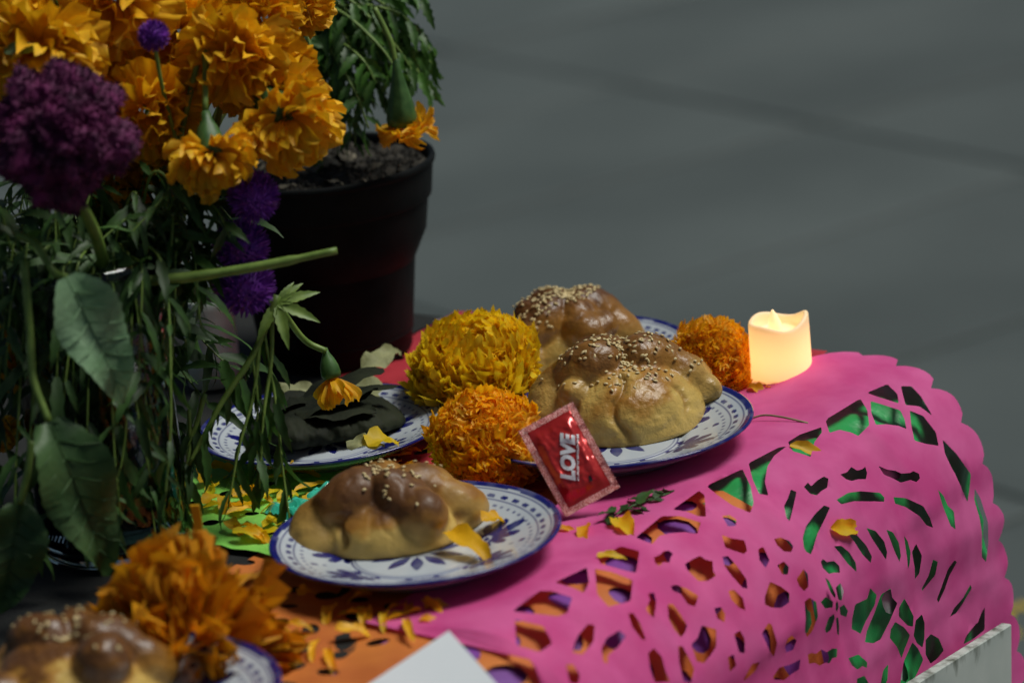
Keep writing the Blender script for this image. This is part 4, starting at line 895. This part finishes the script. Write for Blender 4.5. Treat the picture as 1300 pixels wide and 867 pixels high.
# ------------------------------------------------------------ black nursery pot
pb = G(430, 452, 0.0); e = empty('flower_pot', V(pb.x, pb.y, 0.005), 'black plastic nursery pot full of soil behind the plates', 'pot')
Hp = 0.156; rb, rt_ = 0.0600, 0.0860
def rz(z): return rb+(rt_-0.007-rb)*z/Hp
pf = [(0.0, 0.0), (rb-0.003, 0.0), (rb-0.001, 0.0004), (rb, 0.002), (rb+0.0006, 0.0150), (rb+0.0022, 0.0158), (rb+0.0024, 0.0168), (rb+0.0016, 0.0178), (rz(0.0185), 0.0185)]
pf += [(rz(z), z) for z in [0.0195+0.0045*k for k in range(22)]]
zb = Hp-0.036
pf += [(rz(zb), zb), (rz(zb)+0.0005, zb+0.0006), (rt_-0.0005, zb+0.0030), (rt_+0.0005, zb+0.0036), (rt_+0.0010, zb+0.005)] + [(rt_+0.0010+0.0030*k/5, zb+0.005+0.024*k/5) for k in range(1, 6)]
pf += [(rt_+0.0040, Hp-0.0062), (rt_+0.0058, Hp-0.0056), (rt_+0.0062, Hp-0.0035), (rt_+0.0056, Hp-0.0008), (rt_+0.004, Hp), (rt_+0.0022, Hp-0.001), (rt_+0.001, Hp-0.004), (rt_, Hp-0.02), (rt_-0.006, Hp-0.06), (rb-0.002, 0.05), (0.0, 0.05)]
put('pot_wall', mkmesh(*lathe(pf, 96), MT['pot']), e)
vs = []; fs = []; nr, na = 26, 96
for i in range(nr+1):
    for j in range(na):
        r = (rt_-0.001)*i/nr; a = 2*math.pi*j/na; p = V(r*math.cos(a), r*math.sin(a), 0)
        vs.append((p.x, p.y, Hp-0.009+0.006*nz(p, 45)+0.004*nz(p, 110)+0.002*nz(p, 260)))
for i in range(nr):
    for j in range(na): fs.append((i*na+j, (i+1)*na+j, (i+1)*na+(j+1) % na, i*na+(j+1) % na))
put('soil', mkmesh(vs, fs, MT['soil']), e)
r = random.Random(17); vs = []; fs = []
for i in range(900):
    a = r.uniform(0, 6.283); rr = (rt_-0.004)*math.sqrt(r.random()); p = V(rr*math.cos(a), rr*math.sin(a), 0); z = Hp-0.009+0.006*nz(p, 45)+0.004*nz(p, 110); s = r.uniform(0.0008, 0.0030); b = len(vs)
    for q in ((1, 0, 0), (-1, 0, 0), (0, 1, 0), (0, -1, 0), (0, 0, 1), (0, 0, -1)): vs.append(V(p.x, p.y, z+s*0.4)+Vector(q)*s*r.uniform(0.6, 1.3))
    fs += [tuple(b+k for k in f) for f in ((0, 2, 4), (2, 1, 4), (1, 3, 4), (3, 0, 4), (2, 0, 5), (1, 2, 5), (3, 1, 5), (0, 3, 5))]
o = put('soil_crumbs', mkmesh(vs, fs, MT['soil'], False), e); o['kind'] = 'stuff'
DL = [leaf_mesh(0.030, 0.011, MT['leaf_dead'], 0.8, 0.5, 0.3, 0.4, 8, 0.2, i) for i in range(4)]
pot0 = e.location
for i in range(26):
    a = r.uniform(0, 6.283); rr = 0.062*math.sqrt(r.random()); s = r.uniform(0.5, 1.25)
    o = put('dead_leaf', r.choice(DL), None, frame(pot0 + V(rr*math.cos(a), rr*math.sin(a), Hp-0.006), V(r.uniform(-.5, .5), r.uniform(-.5, .5), 1), V(r.uniform(-1, 1), r.uniform(-1, 1), 0.1), s))
    tag(o, 'dry brown leaf lying on the soil of the pot', 'leaf', 'dead leaves on the pot soil')
# living plant in the pot
LP = [leaf_mesh(0.026, 0.0068, MT['leaf_plant'], 0.5, 0.4, 0.42, 0.1, 10, 0.05, i) for i in range(4)]
top = pot0 + V(0, 0, Hp-0.010)
e = empty('marigold_plant', top, 'leafy dark green marigold plant growing in the black pot', 'plant')
trunk = curve_pts([V(0, 0, 0), V(-0.004, 0.004, 0.08), V(0.004, 0, 0.15), V(0.002, 0.004, 0.24)], 8)
put('stem', mkmesh(*tube(trunk, [0.0045-0.00008*i for i in range(len(trunk))], 9), MT['stem']), e)
r = random.Random(23)
def branch(a, b, nl, bend_=V(0, 0, -0.02), sz=1.0):
    pts = curve_pts([a, (a+b)/2+V(0, 0, 0.012), b, b+(b-a)*0.22+bend_], 6); k = len(pts)
    br = put('branch', mkmesh(*tube(pts, [0.0018*(1-0.6*i/k) for i in range(k)], 6), MT['stem']), e)
    for i in range(nl):
        f = 0.25+0.75*(i+.5)/nl; q = pts[min(k-2, int(f*(k-1)))]; t = (pts[min(k-1, int(f*(k-1))+1)]-q).normalized()
        side = t.cross(V(0, 0, 1)).normalized()*(1 if i % 2 else -1); dx = (side+t*r.uniform(0.2, 1.0)+V(r.uniform(-.3, .3), r.uniform(-.3, .3), -0.4+r.uniform(-.5, .4))).normalized()
        up = V(r.uniform(-.8, .8), r.uniform(-1.0, .4), 1); put('leaf', r.choice(LP), br, frame(q, up-dx*up.dot(dx), dx, sz*r.uniform(0.7, 1.2)))
for i, (x, y, dd) in enumerate(((540, 8, 0), (535, 60, -0.02), (520, 40, -0.03), (500, 70, -0.01), (470, 60, -0.05), (450, 90, -0.04), (430, 60, 0.02), (415, 110, -0.02), (505, 20, 0.03), (475, 20, -0.02), (440, 20, -0.03), (460, 110, -0.05), (485, 85, 0.02), (520, -10, -0.02), (410, 40, 0.0), (455, 45, 0.03), (530, 30, 0.03), (400, 80, -0.04), (450, -40, 0), (490, -50, 0.02), (530, -40, -0.02), (420, -30, 0.02), (470, -15, 0.04), (510, 5, 0.0), (425, 85, 0.0), (440, 125, -0.03), (545, 45, 0.0), (500, 45, -0.05))):
    b = Vector(D(x, y, 1.355+dd))-top; h0 = r.uniform(0.09, 0.16); branch(V(0, 0, h0), b*0.85+V(0, 0, 0.006), 14, V(0, 0, -0.018))
b1 = Vector(D(452, 150, 1.35))-top; branch(Vector(D(470, 90, 1.36))-top, b1, 9, V(0, 0, -0.015), 0.75)
# its nodding bud
c = Vector(Dr(510, 150, 2.50)); bud = empty('marigold_bud', c, 'nodding green marigold bud with ragged orange petals over the pot rim', 'flower'); bud.scale = (0.80,)*3
vs, fs = lathe([(0.0005, 0.058), (0.0030, 0.056), (0.0045, 0.045), (0.0085, 0.028), (0.0125, 0.012), (0.0145, 0.0), (0.0135, -0.006), (0.010, -0.008), (0.0, -0.008)], 24); vs = [(x*(1+0.05*math.sin(8*math.atan2(y, x))), y*(1+0.05*math.sin(8*math.atan2(y, x))), z) for x, y, z in vs]
put('calyx', mkmesh(vs, fs, MT['calyx']), bud)
put('stem', mkmesh(*tube(curve_pts([V(-0.001, 0, 0.055), V(-0.004, 0.004, 0.075), V(-0.016, 0.012, 0.105)], 8), 0.0028, 8), MT['stem']), bud)
for i in range(34):
    a = i*2.4; spd = r.uniform(0.5, 1.2); right = 1 if math.cos(a) > 0 else 0.7
    dw = V(math.cos(a)*spd*1.2, math.sin(a)*spd*0.8, -0.35+0.25*r.random()+(0.35 if math.cos(a) > 0.4 else 0))
    put('petal', r.choice(FRILL['orange']), bud, frame(V(math.cos(a)*0.008, math.sin(a)*0.008, -0.010), dw, None, (0.012, 0.021*right, 0.024*right), r.uniform(0, 6)))

# ------------------------------------------------------------ white cup behind the stalks
cb = G(275, 494, 0.0); e = empty('paper_cup', V(cb.x, cb.y, 0.006), 'off-white cylindrical cup with ragged rim beside the black pot', 'cup')
vs = []; fs = []; nn = 48; hc = 0.070; rc = 0.0200
col = []
for i in range(nn):
    a = 2*math.pi*i/nn; rg = 0.0035*nz((math.cos(a)*1.6, math.sin(a)*1.6, 4)) + 0.0012*nz((math.cos(a)*6, math.sin(a)*6, 1)); r2 = rc*(1+0.04*math.sin(2*a+1))
    col.append([(r2*math.cos(a)*k, r2*math.sin(a)*k, z) for k, z in ((0, 0), (1, 0), (1.0, hc*0.33), (0.99, hc*0.66), (1.01, hc-0.006+rg), (1.02, hc+rg), (0.97, hc+rg+0.0008), (0.91, hc+rg-0.001))])
k = len(col[0]); vs = [p for c_ in col for p in c_]
for i in range(nn):
    for j in range(k-1): fs.append((i*k+j, ((i+1) % nn)*k+j, ((i+1) % nn)*k+j+1, i*k+j+1))
put('cup_wall', mkmesh(vs, fs, MT['cup']), e)
vs, fs = lathe([(rc*0.91, hc-0.006), (rc*0.90, 0.035), (rc*0.5, 0.037), (0.0, 0.034)], 48); vs = [(x, y, z+0.003*nz((x, y, z), 60)) for x, y, z in vs]
put('lining', mkmesh(vs, fs, MT['cup_in']), e)

# ------------------------------------------------------------ teal cellophane, loose card, leaning board
vs = []; fs = []; n = 26
for i in range(n):
    for j in range(n):
        u, v = i/(n-1)-.5, j/(n-1)-.5; p = V(u*0.058, v*0.045, 0)
        vs.append((p.x, p.y, 0.008+0.016*abs(nz(p, 34, 2))+0.010*abs(nz(p, 70, 5))-0.01*(u*u+v*v)))
for i in range(n-1):
    for j in range(n-1): fs.append((i*n+j, (i+1)*n+j, (i+1)*n+j+1, i*n+j+1))
a = G(398, 640, 0.02); o = put('cellophane', mkmesh(vs, fs, MT['teal'], False), None, Matrix.Translation((a.x, a.y+0.02, 0.004)) @ Matrix.Rotation(0.5, 4, 'Z')); tag(o, 'crinkled shiny teal cellophane behind the round bread', 'wrapper')
# card: a corner sticking up
k0, k1, k2 = Dr(570, 800, 1.985), Dr(413, 900, 1.955), Dr(660, 900, 1.950)
ax = (k2-k0); ay = (k1-k0); ay = ay - ax*(ay.dot(ax)/ax.length_squared); ax = ax.normalized()*0.055; ay = ay.normalized()*0.075
nrm = ax.cross(ay).normalized(); nrm = nrm if nrm.z > 0 else -nrm
vs = [k0, k0+ax, k0+ax+ay, k0+ay]; vs += [v-nrm*0.0005 for v in vs]
o = put('card', mkmesh(vs, [(0, 1, 2, 3), (7, 6, 5, 4), (0, 4, 5, 1), (1, 5, 6, 2), (2, 6, 7, 3), (3, 7, 4, 0)], MT['card'], False)); tag(o, 'plain white card whose corner sticks up before the orange paper', 'card')
# board with mouldy upper edge
m = MT['board']; N = m.node_tree.nodes; L = m.node_tree.links; b = N['Principled BSDF']; old = b.inputs['Base Color'].links[0].from_socket
tc = N.new('ShaderNodeTexCoord'); sx = N.new('ShaderNodeSeparateXYZ'); L.new(tc.outputs['Object'], sx.inputs[0])
mp = N.new('ShaderNodeMapping'); mp.inputs['Scale'].default_value = (90, 90, 30); L.new(tc.outputs['Object'], mp.inputs[0])
ns = N.new('ShaderNodeTexNoise'); ns.inputs['Scale'].default_value = 1.0; ns.inputs['Detail'].default_value = 6; L.new(mp.outputs[0], ns.inputs['Vector'])
mr = N.new('ShaderNodeMapRange'); mr.inputs[1].default_value = -0.022; mr.inputs[2].default_value = -0.002; mr.inputs[3].default_value = -0.28; mr.inputs[4].default_value = 0.12; L.new(sx.outputs[2], mr.inputs[0])
ad = N.new('ShaderNodeMath'); ad.operation = 'ADD'; L.new(ns.outputs[0], ad.inputs[0]); L.new(mr.outputs[0], ad.inputs[1])
cr = N.new('ShaderNodeMapRange'); cr.inputs[1].default_value = 0.56; cr.inputs[2].default_value = 0.80; L.new(ad.outputs[0], cr.inputs[0])
mx = N.new('ShaderNodeMixRGB'); L.new(cr.outputs[0], mx.inputs[0]); L.new(old, mx.inputs[1]); mx.inputs[2].default_value = (0.09, 0.10, 0.07, 1); L.new(mx.outputs[0], b.inputs['Base Color'])
pr_ = TA + TU*0.4713 + TN*0.195 + V(0, 0, -0.158); pl_ = TA + TU*0.3179 + TN*0.195 + V(0, 0, -0.144)
xd = (pl_-pr_).normalized(); zd = (V(0, 0, 1)-xd*xd.z).normalized(); yd = zd.cross(xd)
mt = Matrix.Identity(4)
for i in range(3): mt[i][0] = xd[i]; mt[i][1] = yd[i]; mt[i][2] = zd[i]; mt[i][3] = pr_[i]
bm = bmesh.new(); vv, ff = box(0, 0.62, -0.004, 0.004, -0.52, 0); bv = [bm.verts.new(x) for x in vv]; [bm.faces.new([bv[i] for i in t]) for t in ff]
bmesh.ops.bevel(bm, geom=bm.edges[:], offset=0.0008, segments=1, affect='EDGES'); me = bpy.data.meshes.new('mesh'); bm.to_mesh(me); bm.free(); me.materials.append(MT['board'])
o = put('board', me, None, mt); tag(o, 'stained pale board leaning against the side of the table', 'board')

# ------------------------------------------------------------ herb sprig and loose petals
HB = [leaf_mesh(0.013, 0.0050, MT['leaf'], 0.3, 0.3, 0.3, 0.1, 8, 0.08, i) for i in range(3)]
t0, q0 = ts(G(770, 655, 0.012)); t1, q1 = ts(G(850, 624, 0.012))
A_, B_ = surf(t0, q0, 0.010), surf(t1, q1, 0.011)
e = empty('herb_sprig', A_, 'wilted green herb sprig lying on the pink banner below the red packet', 'herb')
put('stem', mkmesh(*tube(curve_pts([V(0, 0, 0), (B_-A_)*0.5+V(0, 0.002, 0.001), B_-A_], 6), 0.0008, 6), MT['calyx']), e)
r = random.Random(4)
for i in range(13):
    f = i/12; p = (B_-A_)*f+V(0, 0, 0.0015); d = (B_-A_).normalized()*0.6+V(r.uniform(-.8, .8), r.uniform(-.8, .8), r.uniform(0, 0.35))
    put('leaf', r.choice(HB), e, frame(p, V(r.uniform(-.4, .4), r.uniform(-.4, .4), 1), d, r.uniform(1.1, 2.0)))
LPM = {}
def loose(name, px, py, o, L, Wd, ang, mat, label, group=None, cat='petal', curl=0.5, tail=0.0, tilt=0.25, q=None, i=0):
    t, s = ts(G(px, py, 0.006)) if q is None else q
    base = surf(t, s, o); nn = (surf(t+0.002, s, o)-surf(t-0.002, s, o)).cross(surf(t, s+0.002, o)-surf(t, s-0.002, o)).normalized()
    if nn.z < 0: nn = -nn
    dx = V(math.cos(ang), math.sin(ang), 0); dx = dx-nn*dx.dot(nn)
    key = (mat, round(L, 3), round(Wd, 3), curl, i)
    if key not in LPM: LPM[key] = leaf_mesh(L, Wd, MT[mat], curl, 0.35, 0.12, -0.2, 9, 0.14, i*2.1, 0.35)
    ob = put(name, LPM[key], None, frame(base, nn+V(math.sin(ang), -math.cos(ang), 0)*tilt, dx, 1.0)); return tag(ob, label, cat, group)
loose('loose_petal', 570, 708, 0.024, 0.046, 0.016, R(-52), 'orange', 'orange marigold petal drooping off the rim of the near bread plate', curl=0.5, i=1)
loose('loose_petal', 615, 690, 0.022, 0.020, 0.013, R(30), 'orange', 'orange petal lying inside the near bread plate', curl=0.6, i=2)
loose('loose_petal', 745, 672, 0.0095, 0.030, 0.009, R(-100), 'orange', 'narrow orange petal with curled tail below the herb sprig', curl=0.3, i=3)
loose('loose_petal', 785, 667, 0.0115, 0.030, 0.014, R(-75), 'yellow', 'broad yellow petal on the pink banner below the herb sprig', curl=0.2, i=4)
loose('loose_petal', 700, 674, 0.009, 0.022, 0.006, R(-25), 'orange', 'thin orange petal on the pink banner beside the painted plate', curl=0.6, i=5)
loose('loose_petal', 757, 712, 0.010, 0.020, 0.007, R(0), 'yellow', 'short yellow petal at the edge of the pink cutouts', curl=0.3, i=6)
loose('loose_petal', 0, 0, 0.0125, 0.036, 0.009, R(-12), 'deep', 'twisted orange petal stuck on the pink banner above the cut brows', curl=0.9, q=(0.345, 0.094), tilt=0.6, i=7)
loose('loose_petal', 0, 0, 0.0135, 0.036, 0.012, R(20), 'yellow', 'golden petal standing off the pink banner over the cut arch', curl=0.25, q=(0.300, 0.152), tilt=0.15, i=8)
c = surf(0.3885, 0.0612, 0.0085); e = put('dry_twig', mkmesh(*tube(curve_pts([V(-0.020, 0.010, 0.000), V(-0.008, 0.006, 0.004), V(0.006, 0.000, 0.003), V(0.022, -0.010, 0.0005)], 6), 0.0007, 6), MT['leaf_dry'])); e.location = c
tag(e, 'thin tan dry stem lying on the pink banner near the candle', 'stem')
r = random.Random(77)
def scatter(n, x0, x1, y0, y1, o, label, group, mats):
    for k in range(n):
        loose('loose_petal', r.uniform(x0, x1), r.uniform(y0, y1), o+r.uniform(0, 0.003), r.choice((0.018, 0.024, 0.030)), r.choice((0.006, 0.009)), r.uniform(-3.14, 3.14), r.choice(mats), label, group, curl=r.choice((0.2, 0.6)), i=k % 3)
scatter(13, 455, 560, 760, 800, 0.007, 'orange petal fallen on the orange paper beside the white card', 'petals near the white card', ('orange', 'yellow', 'deep'))
scatter(16, 330, 430, 735, 830, 0.007, 'orange petal fallen on the orange paper next to the shaggy marigold', 'petals next to the shaggy marigold', ('orange', 'deep'))
scatter(34, 255, 400, 595, 690, 0.0105, 'orange petal strewn over the lime green paper', 'petals on the lime paper', ('orange', 'deep', 'yellow'))
scatter(9, 470, 600, 575, 605, 0.007, 'orange petal on the red paper between the plates', 'petals between the plates', ('orange', 'deep'))
scatter(8, 930, 985, 488, 500, 0.008, 'orange petal at the foot of the lit candle', 'petals by the candle', ('orange', 'deep'))
loose('loose_petal', 470, 605, 0.030, 0.030, 0.020, R(35), 'yellow', 'wide yellow petal showing behind the top of the round bread', curl=0.5, i=9)
# an upright orange strip in the shaggy marigold
c = D(253, 690, 0.80); bm = bmesh.new(); vv, ff = box(-0.0028, 0.0028, -0.0012, 0.0012, -0.03, 0.026); bv = [bm.verts.new(x) for x in vv]; [bm.faces.new([bv[i] for i in t]) for t in ff]
bmesh.ops.subdivide_edges(bm, edges=[x for x in bm.edges if abs(x.verts[0].co.z-x.verts[1].co.z) > 0.01], cuts=5)
for v in bm.verts: v.co.x += 0.0006*math.sin(v.co.z*120); v.co.y += 0.001*math.sin(v.co.z*70)
me = bpy.data.meshes.new('mesh'); bm.to_mesh(me); bm.free(); me.materials.append(MT['deep']); o = put('orange_stick', me); o.location = c; tag(o, 'thin upright orange stick rising from the shaggy marigold', 'stick')

for i, (x, y) in enumerate(((1272, 775), (1284, 790), (1268, 800), (1290, 770), (1279, 812), (1292, 800))):   # petals fallen on the ground
    q = G(x, y, GZ+0.004); o = put('loose_petal', leaf_mesh(0.035, 0.014, MT['yellow'], 0.4, 0.3, 0.1, 0, 8, 0.1, i), None, frame(q, V(0.1, -0.2, 1), V(math.cos(i*2.1), math.sin(i*2.1), 0.1)))
    tag(o, 'yellow petal fallen on the pavement behind the stained board', 'petal', 'petals on the pavement')
